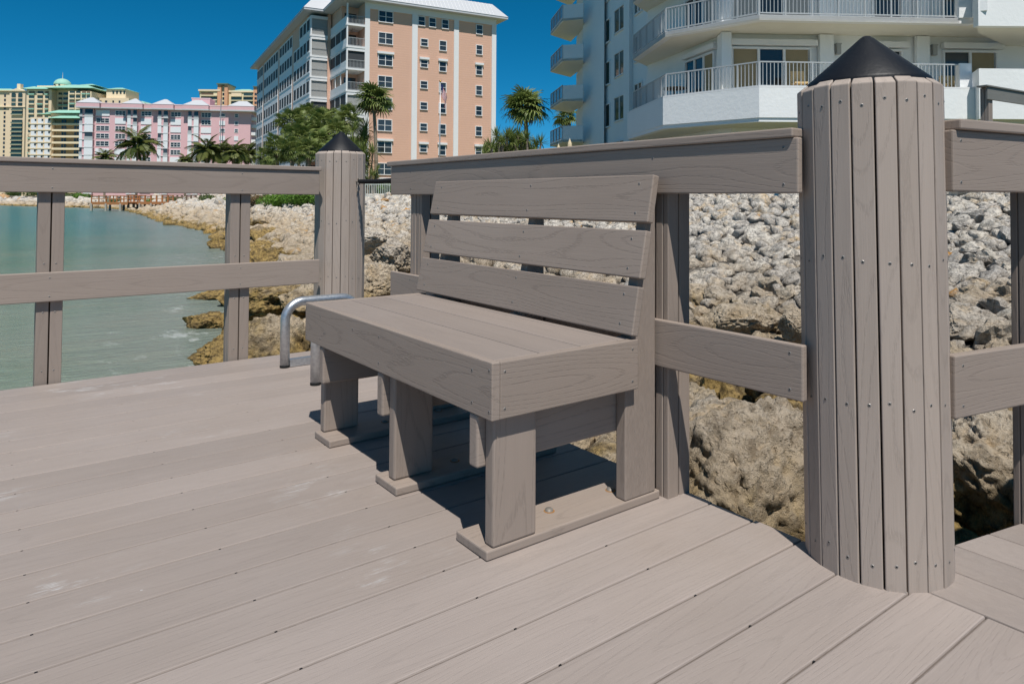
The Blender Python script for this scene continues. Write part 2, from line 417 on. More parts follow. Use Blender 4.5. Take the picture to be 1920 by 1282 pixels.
o = fz.build('board_clips', 'black_plastic', deck); o['kind'] = 'stuff'
# walkway to land: boards run along Y, cut to a skewed edge
def wedge_y(x): return .790-.200*(x-2.02)
walk = MB()
for yy in (-.8, -.2, .35): walk.box(1.76, 7.5, yy-.019, yy+.019, -.24, -.030)
walk = tag(walk.build('walkway', 'core_wood'), kind='structure')
for k in range(40):
    x0 = 1.7395+.1438*k; x1 = x0+.1403
    ya, yb = (wedge_y(x0), wedge_y(x1)) if k > 0 else (.90, .88)
    # own axes: x along the board (world Y), y across it (world -X)
    po = prism('plank', walk, [(-1.6, -x0), (-1.6, -x1), (yb, -x1), (ya, -x0)], -.0255, -.0005, 'composite_deck', .003)
    po.rotation_euler = (0, 0, R(90))
    po.rotation_euler = (0, 0, 0); po.matrix_basis = Matrix(((0, -1, 0, 0), (1, 0, 0, 0), (0, 0, 1, 0), (0, 0, 0, 1)))

# ================================================================== PILES
def pile(name, c, r, ztop, zbot, n, tilt, label, seed):
    rg = random.Random(seed)
    root = empty(name, (c[0], c[1], 0)); tag(root, label, 'piling', 'slat clad dock pilings')
    root.rotation_euler = tilt
    b = MB(); b.tube([(0, 0, zbot), (0, 0, ztop-.02)], r-.021, 28); b.build('core', 'black_rubber', root)
    wang = 2*math.pi/n; H = ztop-zbot
    scr = MB()
    for k in range(n):
        a = wang*(k+.5)+seed*.13
        g = rg.choice([.0012, .002, .003, .005]); wch = 2*r*math.tan(wang/2)-g; th = .019; tz = rg.uniform(-.004, .004)
        bm = bmesh.new(); hw = wch/2; hi = hw*(r-th)/r
        # local x = up the pile, y across, z outward
        lo = [(-H/2, -hw, 0), (-H/2, hw, 0), (-H/2, hi, -th), (-H/2, -hi, -th)]
        hi_ = [(H/2-.011+tz, -hw, 0), (H/2-.011+tz, hw, 0), (H/2+.004+tz, hi, -th), (H/2+.004+tz, -hi, -th)]
        V = [bm.verts.new(p) for p in lo+hi_]
        for q in BOXF: bm.faces.new([V[i] for i in q])
        bmesh.ops.recalc_face_normals(bm, faces=bm.faces)
        bmesh.ops.bevel(bm, geom=list(bm.edges), offset=.0028, segments=2, profile=.5, affect='EDGES')
        me = bpy.data.meshes.new('slat'); bm.to_mesh(me); bm.free(); me.materials.append(M['composite_pile'])
        so_ = bpy.data.objects.new('slat', me)
        ca, sa = math.cos(a), math.sin(a); rr = r+rg.uniform(-.0015, .0015)
        so_.matrix_basis = Matrix(((0, -sa, ca, ca*rr), (0, ca, sa, sa*rr), (1, 0, 0, (ztop+zbot)/2), (0, 0, 0, 1)))
        # keep handedness: x up, y tangential, z outward
        link(so_, root)
        for zz in (ztop-.052, .742, .412, .06):
            p = Vector((ca*(rr+.0002), sa*(rr+.0002), zz+rg.uniform(-.012, .012)))+Vector((-sa, ca, 0))*rg.uniform(-.006, .006)
            scr.dome(p, (ca, sa, 0), .0042, .0009, 8, 0); scr.dome(p+Vector((ca, sa, 0))*.0007, (ca, sa, 0), .0022, .0006, 6, 1)
    o = scr.build('screws', ['screw_steel', 'black_rubber'], root); o['kind'] = 'stuff'
    # pointed cap: lathe
    pr = [(r*.885, ztop-.02), (r*.885, ztop+.006), (r*.865, ztop+.012), (r*.50, ztop+.0645), (r*.09, ztop+.1245), (r*.055, ztop+.1285), (r*.025, ztop+.1300), (0.0005, ztop+.1304)]
    seg = 48; v = []; f = []
    for (q, z) in pr:
        for k in range(seg): v.append((q*math.cos(2*math.pi*k/seg), q*math.sin(2*math.pi*k/seg), z))
    for i in range(len(pr)-1):
        for k in range(seg): f.append((i*seg+k, i*seg+(k+1) % seg, (i+1)*seg+(k+1) % seg, (i+1)*seg+k))
    mk('cap', v, f, 'black_plastic', root, True)
    return root
pile('dock_piling', (1.803, .877), .1635, 1.172, -4.0, 21, (0, 0, 0), 'large slat clad piling with black cone cap standing at the near deck corner', 3)
bpy.data.objects['dock_piling'].rotation_euler = Vector((0, 0, 1)).rotation_difference((Vector((0, 0, 1))-RH*.014).normalized()).to_euler()
FP = (1.776, 4.128)
pile('dock_piling', FP, .150, 1.166, -4.5, 19, (0, 0, 0), 'far slat clad piling with black cone cap where the bungee gate is hooked', 8)

# ================================================================== RAILINGS
def post(parent, x0, x1, y0, y1, z0, z1):
    """boxed post: brown core wrapped with two boards a side"""
    p = block('post', parent, x0+.021, x1-.021, y0+.021, y1-.021, z0, z1, 'core_wood')
    sx, sy, sz = p.scale; cx, cy, cz = p.location
    p.scale = (1, 1, 1)
    me = bpy.data.meshes.new('post_core'); me.from_pydata(boxv(-sx/2, sx/2, -sy/2, sy/2, -sz/2, sz/2), [], BOXF); me.materials.append(M['core_wood']); p.data = me
    h = sz/2; ax = (x1-x0)/2; ay = (y1-y0)/2; g = .003; th = .019
    for s in (-1, 1):
        for q in (-1, 1):
            a, b = sorted((q*g, q*(ax-.0005)))
            ya, yb = sorted((s*(ay-th), s*ay)); board('post_board', p, a, b, ya, yb, -h, h, 'composite_rail', .003, 2)
            a, b = sorted((q*g, q*(ay-th-.002)))
            xa, xb = sorted((s*(ax-th), s*ax)); board('post_board', p, xa, xb, a, b, -h, h, 'composite_rail', .003, 2)
    return p
def screws(parent, pts, nrm, name='screws'):
    b = MB(); n = Vector(nrm).normalized()
    for p in pts:
        b.dome(Vector(p)+n*.0002, n, .0041, .0009, 8, 0); b.dome(Vector(p)+n*.0009, n, .0020, .0006, 6, 1)
    o = b.build(name, ['screw_steel', 'black_rubber'], parent); o['kind'] = 'stuff'; return o
# left rail along the outer deck edge
ra = empty('deck_railing', (0, 0, 0)); tag(ra, 'long grey deck railing on the water side at the left', 'railing', 'deck railings')
board('rail_cap', ra, -3.6, 1.595, 3.974, 4.114, 1.0425, 1.066, 'composite_rail', .004)
board('top_rail', ra, -3.6, 1.585, 3.985, 4.010, .903, 1.042, 'composite_rail')
board('middle_rail', ra, -3.6, 1.592, 3.985, 4.010, .388, .526, 'composite_rail')
pts = []
for xc in (-3.2, -2.33, -1.47, -.60, .272, 1.146):
    post(ra, xc-.054, xc+.054, 4.0115, 4.112, -.9, 1.042)
    pts += [(xc-.001, 3.985, .925), (xc-.001, 3.985, 1.016), (xc-.003, 3.985, .413), (xc-.003, 3.985, .500)]
    pts += [(xc-.026, 4.0115, z) for z in (.865, .565, .335, .06)]+[(xc+.022, 4.0115, z) for z in (.865, .565, .335, .06)]
screws(ra, pts, (0, -1, 0))
# rail behind the bench
rb = empty('deck_railing', (0, 0, 0)); tag(rb, 'grey deck railing directly behind the bench', 'railing', 'deck railings')
board('rail_cap', rb, 1.611, 1.748, .985, 3.185, 1.0425, 1.066, 'composite_rail', .004)
board('top_rail', rb, 1.620, 1.6405, .975, 3.155, .902, 1.042, 'composite_rail')
lr = board('lower_rail', rb, 1.620, 1.6405, .965, 3.15, .388, .526, 'composite_rail'); lr.rotation_mode = 'QUATERNION'
lr.matrix_basis = Matrix.Translation((0, 0, .002)) @ lr.matrix_basis @ Matrix.Rotation(R(.0), 4, 'Z')
post(rb, 1.642, 1.742, 1.409, 1.512, -.9, 1.042); post(rb, 1.642, 1.742, 2.885, 2.99, -.9, 1.042)
screws(rb, [(1.620, 1.015, 1.018), (1.620, 1.015, .925), (1.620, 1.45, 1.01), (1.620, 2.95, .93), (1.620, 2.95, 1.01), (1.620, 1.0, .505), (1.620, 1.0, .415), (1.620, 2.95, .505)], (-1, 0, 0))
# rail along the walkway, right of the near piling
WD = R(-11)
rc = empty('walkway_railing', (1.842, .711, 0), WD); tag(rc, 'grey walkway railing running right from the large piling', 'railing', 'deck railings')
board('rail_cap', rc, .012, 3.2, -.012, .125, 1.0555, 1.0805, 'composite_rail', .004)
board('top_rail', rc, .0, 3.2, 0, .0245, .908, 1.055, 'composite_rail')
board('middle_rail', rc, .0, 3.2, 0, .0245, .372, .521, 'composite_rail')
post(rc, .455, .560, .026, .128, -.9, 1.055); post(rc, 1.5, 1.605, .026, .128, -.9, 1.055)
screws(rc, [(.03, 0, 1.03), (.03, 0, .93), (.03, 0, .40), (.03, 0, .495), (.51, 0, .935), (.51, 0, 1.03)], (0, -1, 0))
# the landing's rail farther up the bank
pd = plan(1858, 16.0); rd = empty('landing_railing', (pd.x, pd.y, .21), R(-6)); rd.scale = (1.5, 1.5, 1.5); tag(rd, 'grey rail toned as shaded on a raised landing seen above the walkway rail', 'railing', 'deck railings')
board('rail_cap', rd, -.12, 4, -.02, .13, 2.19, 2.215, 'composite_shaded'); board('top_rail', rd, -.06, 4, .0, .025, 2.00, 2.189, 'composite_shaded'); board('middle_rail', rd, -.06, 4, 0, .025, 1.53, 1.68, 'composite_shaded')
for q in (0., 1.7, 3.4): post(rd, q+.02, q+.14, .026, .146, 1.14, 2.189)
ld = tag(MB(), None) if False else MB()
ld.box(pd.x+.1, pd.x+6.4, pd.y-.2, pd.y+1.9, 1.80, 1.915)
for q in (1.6, 5.6):
    for w in (.3, 1.6): ld.box(pd.x+q-.1, pd.x+q+.1, pd.y+w-.1, pd.y+w+.1, -.2, 1.80)
tag(ld.build('landing', 'dock_wood'), kind='structure')

# ================================================================== BENCH
BY0, BY1 = 1.40, 2.625
bench = empty('bench', (1.30, 2.0, 0)); tag(bench, 'grey composite lumber bench with three slanted back slats on the deck', 'bench')
bench.location = (0, 0, 0)
mb_ = 'composite_bench'
board('front_apron', bench, .995, 1.020, BY0, BY1, .347, .488, mb_, .003)
board('side_apron', bench, 1.0205, 1.506, BY0+.0006, BY0+.0255, .347, .4876, mb_, .003); board('side_apron', bench, 1.0205, 1.506, BY1-.0255, BY1-.0006, .347, .4876, mb_, .003)
for i in range(3):
    x0 = 1.0215+.1445*i; board('seat_board', bench, x0, x0+.1402, BY0+.027, BY1-.027, .463, .487, 'composite_seat', .003)
board('seat_board', bench, 1.455, 1.482, BY0+.027, BY1-.027, .463, .4865, 'composite_seat', .003)
legs = [(1.429, 1.467), (1.948, 1.986), (2.497, 2.535)]
rears = legs
plates = [(1.4275, 1.567), (1.897, 2.037), (2.398, 2.538)]
beams = [(1.468, 1.506), (1.987, 2.025), (2.458, 2.496)]
for (a, b) in plates: board('base_plate', bench, 1.002, 1.628, a, b, .0008, .0255, mb_, .004)
for (a, b) in legs: board('leg', bench, 1.0215, 1.158, a, b, .026, .4615, mb_, .006, 2)
for (a, b) in beams: board('cross_beam', bench, .999, 1.600, a, b, .213, .3455, mb_, .006)
TX0, TZ0, TX1, TZ1 = 1.4765, .500, 1.567, .958            # front face line of the backrest
sl = Vector((TX1-TX0, 0, TZ1-TZ0)).normalized(); nrm = Vector((-sl.z, 0, sl.x))      # facing the sitter
for (a, b) in rears:
    bk = .0275
    def back_x(z): return TX0+(z-TZ0)*(TX1-TX0)/(TZ1-TZ0)+bk
    poly = [(1.483, .026), (1.609, .026), (1.609, .953), (back_x(.953), .953), (back_x(.489), .489), (1.483, .489)]
    po = prism('rear_post', bench, [(z, -x) for x, z in poly], -(b-a)/2, (b-a)/2, mb_, .004)
    # local x -> world z, local y -> world -x, local z -> world -y
    po.matrix_basis = Matrix(((0, -1, 0, 0), (0, 0, -1, (a+b)/2), (1, 0, 0, 0), (0, 0, 0, 1)))
SLT = math.hypot(TX1-TX0, TZ1-TZ0)
for s0, s1 in ((.0, .139), (.1625, .3015), (.3255, SLT)):
    s0m, s1m = s0, s1
    c = Vector((TX0, 0, TZ0))+sl*((s0m+s1m)/2)-nrm*.0128; w = s1m-s0m; L = BY1-BY0+.012
    o = board('back_slat', bench, 0, L, 0, w, 0, .0255, mb_, .0035)
    o.matrix_basis = Matrix(((0, sl.x, nrm.x*-1, c.x), (-1, 0, 0, (BY0+BY1)/2+.004), (0, sl.z, nrm.z*-1, c.z), (0, 0, 0, 1)))
pts = []
for yb in (1.45, 1.967, 2.575):
    for s in (.028, .113, .188, .275, .352, .440):
        p = Vector((TX0, yb, TZ0))+sl*s+nrm*.0001; pts.append(tuple(p))
screws(bench, pts, nrm)
screws(bench, [(.995, y, z) for y in (1.412, 2.612) for z in (.368, .468)]+[(.995, y, z) for y in (1.487, 2.006, 2.477) for z in (.375, .455)]+[(.995, 2.2, .45), (.995, 2.44, .40)], (-1, 0, 0), 'apron_screws')
screws(bench, [(x, BY0+.0006, z) for x in (1.034, 1.482) for z in (.372, .462)], (0, -1, 0), 'side_screws')
for (a, b), xs in zip(plates, ((1.272, 1.508), (1.262, 1.50), (1.262, 1.50))):
    for x in xs:
        q = MB(); cy = (a+b)/2+.017; q.dome((x, cy, .0258), (0, 0, 1), .0125, .008, 12); o = q.build('bolt', 'bolt_steel', bench, True)
        q = MB(); q.tube([(x-.001, cy-.002, .0256), (x-.001, cy-.002, .0261)], .0155, 12); q.build('rust_ring', 'rust', o)

# ================================================================== LADDER LOOPS AND BUNGEE
def bend(p0, p1, p2, r, n=10):
    p0, p1, p2 = Vector(p0), Vector(p1), Vector(p2); a = (p0-p1).normalized(); b = (p2-p1).normalized(); out = []
    c = p1+a*r+b*r
    for i in range(n+1):
        th = math.pi/2*i/n; out.append(c-a*r*math.sin(th)*1.0-b*r*math.cos(th))
    return out
lad = empty('dock_ladder', (0, 0, 0)); tag(lad, 'galvanised pipe dock ladder with bent grab loops behind the bench', 'ladder')
for y in (3.68, 3.255):
    xf = 1.287; zt = .338; xo = 1.69; rr = .095
    ps = [Vector((xf, y, .004)), Vector((xf, y, zt-rr))]
    cx = xf+rr
    for i in range(1, 13):
        th = math.pi/2*i/12; ps.append(Vector((cx-rr*math.cos(th), y, zt-rr+rr*math.sin(th))))
    ps.append(Vector((xo-rr, y, zt)))
    for i in range(1, 13):
        th = math.pi/2*i/12; ps.append(Vector((xo-rr+rr*math.sin(th), y, zt-rr+rr*math.cos(th))))
    ps.append(Vector((xo, y, .004)))
    b = MB(); b.tube(ps, .0245, 20); o = b.build('grab_rail', 'galvanised', lad, True)
    b = MB(); b.box(xf+.022, xo-.02, y-.019, y+.019, .003, .040); b.build('foot_bar', 'galvanised', lad)
    b = MB(); b.box(xo+.02, 1.80, y-.019, y+.019, .003, .040); b.tube([(1.80, y, .03), (1.80, y, -2.6)], .022, 14); b.build('stringer', 'galvanised', lad)
    b = MB(); b.tube([(xf, y, .0006), (xf, y, .012)], .0252, 20); b.build('foot_cap', 'black_rubber', o)
b = MB()
for z in (-.25, -.55, -.85, -1.15, -1.45, -1.75, -2.05): b.tube([(1.80, 3.255, z), (1.80, 3.68, z)], .016, 10)
o = b.build('rungs', 'galvanised', lad); o['kind'] = 'stuff'
RP = Vector((FP[0]+.163*math.cos(-1.30), FP[1]+.163*math.sin(-1.30), .985))
RE = Vector((1.655, 3.165, .975))
gate = empty('bungee_gate', (0, 0, 0)); tag(gate, 'black coiled bungee rope hooked from the far piling to the bench rail', 'rope')
d = (RE-RP); L = d.length; ps = []; n = 150; dn = d.normalized(); sidev = dn.cross(Vector((0, 0, 1))).normalized(); upv = sidev.cross(dn)
b = MB(); core = [RP+d*(.045/L)+(d*(1-.045/L))*(i/20)+Vector((0, 0, -.003*math.sin(math.pi*i/20))) for i in range(21)]
b.tube(core, .0085, 8); b.build('rope_core', 'black_rope', gate, True)
hel = []
for i in range(520):
    s = i/519; c0 = core[0].lerp(core[-1], s)+Vector((0, 0, -.003*math.sin(math.pi*s))); th = s*2*math.pi*46
    hel.append(c0+(sidev*math.cos(th)+upv*math.sin(th))*.009)
b = MB(); b.tube(hel, .0048, 6); b.build('rope_coil', 'black_rope', gate, True)
b = MB(); ring = [RP+dn*.020+(dn*math.cos(a)+upv*math.sin(a))*.020 for a in np.linspace(0, 2*math.pi, 17)]; b.tube(ring, .0035, 8); b.build('shackle', 'bolt_steel', gate, True)
b = MB(); q0 = RP+Vector((0, 0, -.015)); b.tube([q0, q0+Vector((-.006, -.004, -.03)), q0+Vector((0, -.008, -.055)), q0+Vector((.008, -.006, -.03)), q0], .0035, 8); b.build('snap_hook', 'bolt_steel', gate, True)
eb = MB(); eb.tube([RP+dn*.006, Vector((FP[0]+.14*math.cos(-1.30), FP[1]+.14*math.sin(-1.30), .985))], .005, 8); eb.build('eye_bolt', 'bolt_steel', gate, True)

# ================================================================== SHORE ROCKS
def rock_template(seed, sub, rough=.34, flat=.72, disp=1.0, cut=0.):
    bm = bmesh.new(); bmesh.ops.create_icosphere(bm, subdivisions=sub, radius=1.0)
    rg = random.Random(seed); off = Vector((rg.uniform(-50, 50), rg.uniform(-50, 50), rg.uniform(-50, 50)))
    cuts = [(Vector((rg.gauss(0, 1), rg.gauss(0, 1), rg.gauss(0, 1))).normalized(), rg.uniform(.50, .84)+cut) for _ in range(13)]
    for v in bm.verts:
        n = v.co.normalized(); r = 1.0
        p = n.copy()
        for c, dd in cuts:                          # broken faces
            h = p.dot(c)
            if h > dd: p -= c*(h-dd)*.94
        r = 1+rough*mnoise.noise(n*1.3+off)+rough*.5*mnoise.noise(n*3.1+off)*disp+rough*.30*mnoise.noise(n*7.3+off)*disp
        if sub >= 4: r += .05*mnoise.noise(n*14+off)-.12*max(0, mnoise.noise(n*9-off)-.08)+.03*mnoise.noise(n*27+off)-.05*max(0, mnoise.noise(n*21-off)-.1)
        v.co = p*r
    for v in bm.verts: v.co.z *= flat
    me = bpy.data.meshes.new('rock'); bm.to_mesh(me); bm.free()
    me.polygons.foreach_set('use_smooth', [sub > 3]*len(me.polygons)); me.materials.append(M['limestone'])
    return me
T2 = [rock_template(100+i, 2) for i in range(10)]
T3 = [rock_template(200+i, 3) for i in range(14)]
T5 = [rock_template(300+i, 6, .24, .92, cut=.09) for i in range(5)]
rg = random.Random(11)
rocks = []      # x, y, z, size, rotation
def field(y0, y1, t0, t1, cell, smin, smax, lift):
    """jittered grid over the bank, kept where the view (and a step to either side) can see it"""
    ids = [i for i in range(len(sd1)) if y0 <= sd1[i][1] < y1]
    arc0 = np.linalg.norm(np.diff(sd1, axis=0), axis=1)
    for i in ids:
        n = max(1, int(round(arc0[min(i, len(arc0)-1)]/cell)))
        for a in range(n):
            f = (a+rg.random())/n; j = min(i+1, len(sd1)-1)
            q = sd1[i]*(1-f)+sd1[j]*f; nn = nm[i]
            tt = t0
            while tt < t1:
                tj = tt+rg.uniform(-.4, .4)*cell; P = q+nn*tj+tg[i]*rg.uniform(-.3, .3)*cell
                tt += cell
                u = P[0]*RH.x+P[1]*RH.y; dpt = P[0]*FH.x+P[1]*FH.y
                if dpt < 1.0 or abs(u)/dpt > .86: continue
                s = rg.uniform(smin, smax)*(1+.35*(rg.random() < .12))
                zz = float(np.interp(tj, PROF_T, PROF_Z))
                rocks.append([P[0], P[1], zz+s*lift*rg.uniform(.1, .9), s, rg.random()])
def nofoot(): # keep rocks out from under the boards
    global rocks
    out = []
    for r_ in rocks:
        x, y, z, s, q = r_
        if x < 1.80+s and y < 4.2+s and z+s*.8 > -.30: r_[2] = -.30-s*.8
        wy = wedge_y(x)
        if x >= 1.7 and y < wy+.05+s and y > -1.7 and x < 7.6 and z+s*.8 > -.30: r_[2] = -.34-s*.8
        out.append(r_)
    rocks = out
field(-3, 9, 2.0, 6.0, .25, .10, .22, .6)
field(-3, 9, 6.0, 16, .21, .085, .185, .6)
field(-3, 9, .0, 2.4, .42, .18, .34, .4)
field(9, 30, 2.4, 15.5, .30, .12, .23, .6)
field(9, 30, .5, 3.0, .60, .28, .50, .4)
field(30, 62, 2.0, 16, .50, .20, .36, .6)
field(30, 62, -.2, 2.6, .8, .35, .7, .4)
field(62, 150, -.8, 15, .95, .38, .72, .6)
field(150, 300, -.8, 9, 1.7, .7, 1.3, .5)
nofoot()
# named boulders: place, size (x,y,z half sizes), spin, template, label
BOULD = [(plan(1402, 3.75), -.62, (.60, .62, .56), .4, 0, 'largest pitted boulder showing between bench rail and big piling'),
         (plan(1560, 3.5), -.86, (.60, .55, .48), 2.2, 1, 'boulder mostly hidden behind the big piling'),
         (plan(1850, 3.75), -.50, (.50, .46, .40), 1.3, 2, 'tan pitted boulder low between big piling and walkway post'),
         (plan(1395, 7.4), -.40, (.36, .28, .24), 2.0, 3, 'brown angular boulder above the largest one'),
         (plan(1492, 6.8), -.28, (.17, .2, .19), .3, 4, 'small blue grey boulder tucked against the big piling'),
         (plan(1815, 6.9), -.36, (.32, .30, .25), .9, 1, 'grey boulder just above the walkway middle rail'),
         (plan(1180, 3.6), -.78, (.55, .5, .42), 2.6, 2, 'algae brown boulder glimpsed under the bench'),
         (plan(540, 7.3), -.80, (.56, .60, .56), .2, 0, 'golden boulder behind the grab loop of the ladder'),
         (plan(455, 9.2), -1.20, (.55, .60, .40), 1.0, 3, 'low dark boulder at the waterline beside the second rail post'),
         (plan(390, 12.8), -1.40, (.52, .42, .30), 1.9, 4, 'ochre boulder standing alone in the shallow water'),
         (plan(425, 16.5), -1.42, (.8, .6, .34), 2.8, 2, 'flat ochre boulder just under the left middle rail'),
         (plan(500, 11.4), -.72, (.75, .5, .36), 2.1, 1, 'pale slab boulder above the golden one'),
         (plan(590, 10.2), -.62, (.52, .45, .34), .7, 3, 'tan boulder left of the far piling'),
         (plan(560, 13.5), -.42, (.9, .55, .34), 1.2, 4, 'long grey slab on the bank left of the far piling'),
         (plan(716, 11.5), -.50, (.50, .52, .40), .2, 0, 'white boulder right of the far piling'),
         (plan(740, 14.0), -.25, (.56, .5, .40), 1.7, 2, 'grey boulder below the gap between piling and bench rail'),
         (plan(700, 16.5), -.1, (.5, .4, .34), 2.3, 3, 'pale tilted boulder right of the far piling'),
         (plan(1290, 4.9), -.62, (.30, .28, .26), .5, 1, 'round beige boulder beside the near rail post'),
         (plan(1880, 5.4), -.50, (.34, .3, .26), 2.4, 0, 'rough grey boulder behind the walkway post'),
         (plan(1700, 5.5), -.55, (.45, .4, .34), 2.4, 3, 'beige boulder right behind the big piling')]
for c, z, sc, rz, k, lab in BOULD:
    o = bpy.data.objects.new('boulder', T5[k]); o.location = (c.x, c.y, z); o.scale = sc; o.rotation_euler = (.1*math.sin(rz*5), .12*math.cos(rz*3), rz); link(o)
    if any(w in lab for w in ('golden', 'waterline', 'ochre', 'algae', 'glimpsed')): o.material_slots[0].link = 'OBJECT'; o.material_slots[0].material = M['limestone_tidal']
    tag(o, lab, 'boulder', 'boulders of the shore bank')
bc = np.array([[b[0].x, b[0].y, max(b[2])] for b in BOULD])
# the 280 that show largest are rocks of their own, the rest one mass
def px_size(r_):
    d_ = max(.5, r_[0]*FH.x+r_[1]*FH.y); u_ = (r_[0]*RH.x+r_[1]*RH.y)/d_*FPX+960
    seen = (690 < u_ < 800) or (1290 < u_ < 1500) or (1765 < u_ < 1920) or (380 < u_ < 600)
    zz = hz(u_)-(r_[2]-EYE)/d_*FPX
    under = r_[0] < 1.75 and r_[1] < 4.1
    return (r_[3]/d_)*(1.0 if seen and 340 < zz < 1000 and not under else .02)
rocks.sort(key=px_size, reverse=True)
def rotmat(rg_):
    from mathutils import Euler
    return Euler((rg_.uniform(-.7, .7), rg_.uniform(-.7, .7), rg_.uniform(0, 6.28)))
for r_ in rocks[:280]:
    o = bpy.data.objects.new('rock', rg.choice(T3)); o.location = r_[:3]; s = r_[3]
    o.scale = (s*rg.uniform(.85, 1.3), s*rg.uniform(.8, 1.1), s*rg.uniform(.8, 1.15)); o.rotation_euler = rotmat(rg); link(o)
    d_ = r_[0]*FH.x+r_[1]*FH.y; u_ = (r_[0]*RH.x+r_[1]*RH.y)/d_*FPX+960; y_ = hz(u_)-(r_[2]-EYE)/d_*FPX
    where = ('between the bench rail post and the big piling' if 1280 < u_ < 1505 else 'right of the big piling' if u_ > 1750 else 'right of the far piling' if 680 < u_ < 800 else 'left of the far piling' if u_ < 600 else 'behind the bench')
    high = 'high on the bank' if y_ < 470 else ('midway down the bank' if y_ < 600 else 'low on the bank')
    tag(o, 'pale limestone rock %s %s' % (high, where), 'rock', 'loose limestone rocks %s %s' % (high, where))
def mass(name, lst):
    V = []; F = []; A = []; n0 = 0
    cache = {}
    for r_ in lst:
        dd = r_[0]*FH.x+r_[1]*FH.y; px = r_[3]/max(dd, .5)*FPX
        me = rg.choice(T3 if px > 42 else T2)
        if me.name not in cache:
            a = np.empty(len(me.vertices)*3); me.vertices.foreach_get('co', a)
            cache[me.name] = (a.reshape(-1, 3), np.array([p.vertices[:] for p in me.polygons]))
        va, fa = cache[me.name]; s = r_[3]
        mt = np.array(rotmat(rg).to_matrix()); sc = np.array([s*rg.uniform(.85, 1.3), s*rg.uniform(.8, 1.1), s*rg.uniform(.8, 1.15)])
        V.append((va*sc)@mt.T+np.array(r_[:3])); F.append(fa+n0); n0 += len(va); A.append(np.full(len(va), r_[4], np.float32))
    V = np.concatenate(V); F = np.concatenate(F); A = np.concatenate(A)
    me = bpy.data.meshes.new(name); me.vertices.add(len(V)); me.vertices.foreach_set('co', V.ravel().astype(np.float32))
    me.loops.add(F.size); me.loops.foreach_set('vertex_index', F.ravel().astype(np.int32)); me.polygons.add(len(F))
    me.polygons.foreach_set('loop_start', np.arange(0, F.size, 3, dtype=np.int32)); me.polygons.foreach_set('loop_total', np.full(len(F), 3, np.int32))
    me.update(calc_edges=True); me.validate()
    at2 = me.attributes.new('rnd', 'FLOAT', 'POINT'); at2.data.foreach_set('value', A); me.materials.append(M['limestone_mass'])
    o = link(bpy.data.objects.new(name, me)); print(name, len(lst), len(F)); return o
tag(mass('riprap', rocks[280:]), 'mass of pale limestone riprap covering the sloping shore bank', 'riprap', kind='stuff')

# ================================================================== BUILDINGS
_wf = {}
def win(parent, face, u, z, w, h, y0, nx=1, nz=1, glass='glass_dark', frame='paint_white', fwd=.09, hood=None, name='window', pr_=.10):
    """a framed window on a facade: face F looks along local -y, face L along local -x; panes are its sub-parts"""
    key = (round(w, 2), round(h, 2), nx, nz, frame, fwd, pr_)
    if key not in _wf:
        b = MB()
        b.box(-w/2-fwd, w/2+fwd, -pr_, .02, h/2, h/2+fwd); b.box(-w/2-fwd, w/2+fwd, -pr_-.05, .02, -h/2-fwd, -h/2)
        b.box(-w/2-fwd, -w/2, -pr_+.001, .02, -h/2, h/2); b.box(w/2, w/2+fwd, -pr_+.001, .02, -h/2, h/2)
        for i in range(1, nx): x = -w/2+w*i/nx; b.box(x-fwd*.45, x+fwd*.45, -max(.045, pr_-.02), .02, -h/2, h/2)
        for i in range(1, nz): q = -h/2+h*i/nz; b.box(-w/2, w/2, -max(.042, pr_-.025), .02, q-fwd*.3, q+fwd*.3)
        me = bpy.data.meshes.new('window_frame'); me.from_pydata(b.v, [], b.f); me.materials.append(M[frame]); _wf[key] = me
    o = bpy.data.objects.new(name, _wf[key]); link(o, parent)
    if face == 'F': o.location = (u, y0, z)
    else: o.location = (y0, u, z); o.rotation_euler = (0, 0, R(-90))
    pw = w/nx
    for i in range(nx): block('pane', o, -w/2+pw*i+.01, -w/2+pw*(i+1)-.01, -.035, .0, -h/2+.005, h/2-.005, glass)
    if hood: block('shutter_box', o, -w/2-.22, w/2+.22, -.28, .0, h/2+.10, h/2+.38, hood)
    return o
def pickets(b, x0, x1, y0, y1, z0, z1, step, bar=.02, post_every=0, vertical=True):
    """railing of bars between two plan points"""
    n = max(1, int(math.hypot(x1-x0, y1-y0)/step)); a = math.atan2(y1-y0, x1-x0); ca, sa = math.cos(a), math.sin(a)
    def bx(xc, yc, hw, hd, za, zb):
        P_ = [(-hw, -hd), (hw, -hd), (hw, hd), (-hw, hd)]; vv = [(xc+p*ca-q*sa, yc+p*sa+q*ca) for p, q in P_]
        b.poly([(x, y, za) for x, y in vv]+[(x, y, zb) for x, y in vv], BOXF)
    L = math.hypot(x1-x0, y1-y0); xc, yc = (x0+x1)/2, (y0+y1)/2
    bx(xc, yc, L/2, bar*1.4, z1-.05, z1); bx(xc, yc, L/2, bar, z0+.06, z0+.11)
    for i in range(n+1):
        f = i/n; big = post_every and i % post_every == 0
        bx(x0+(x1-x0)*f, y0+(y1-y0)*f, bar*(1.7 if big else .7), bar*(1.5 if big else .7), z0 if big else z0+.11, z1-.05)
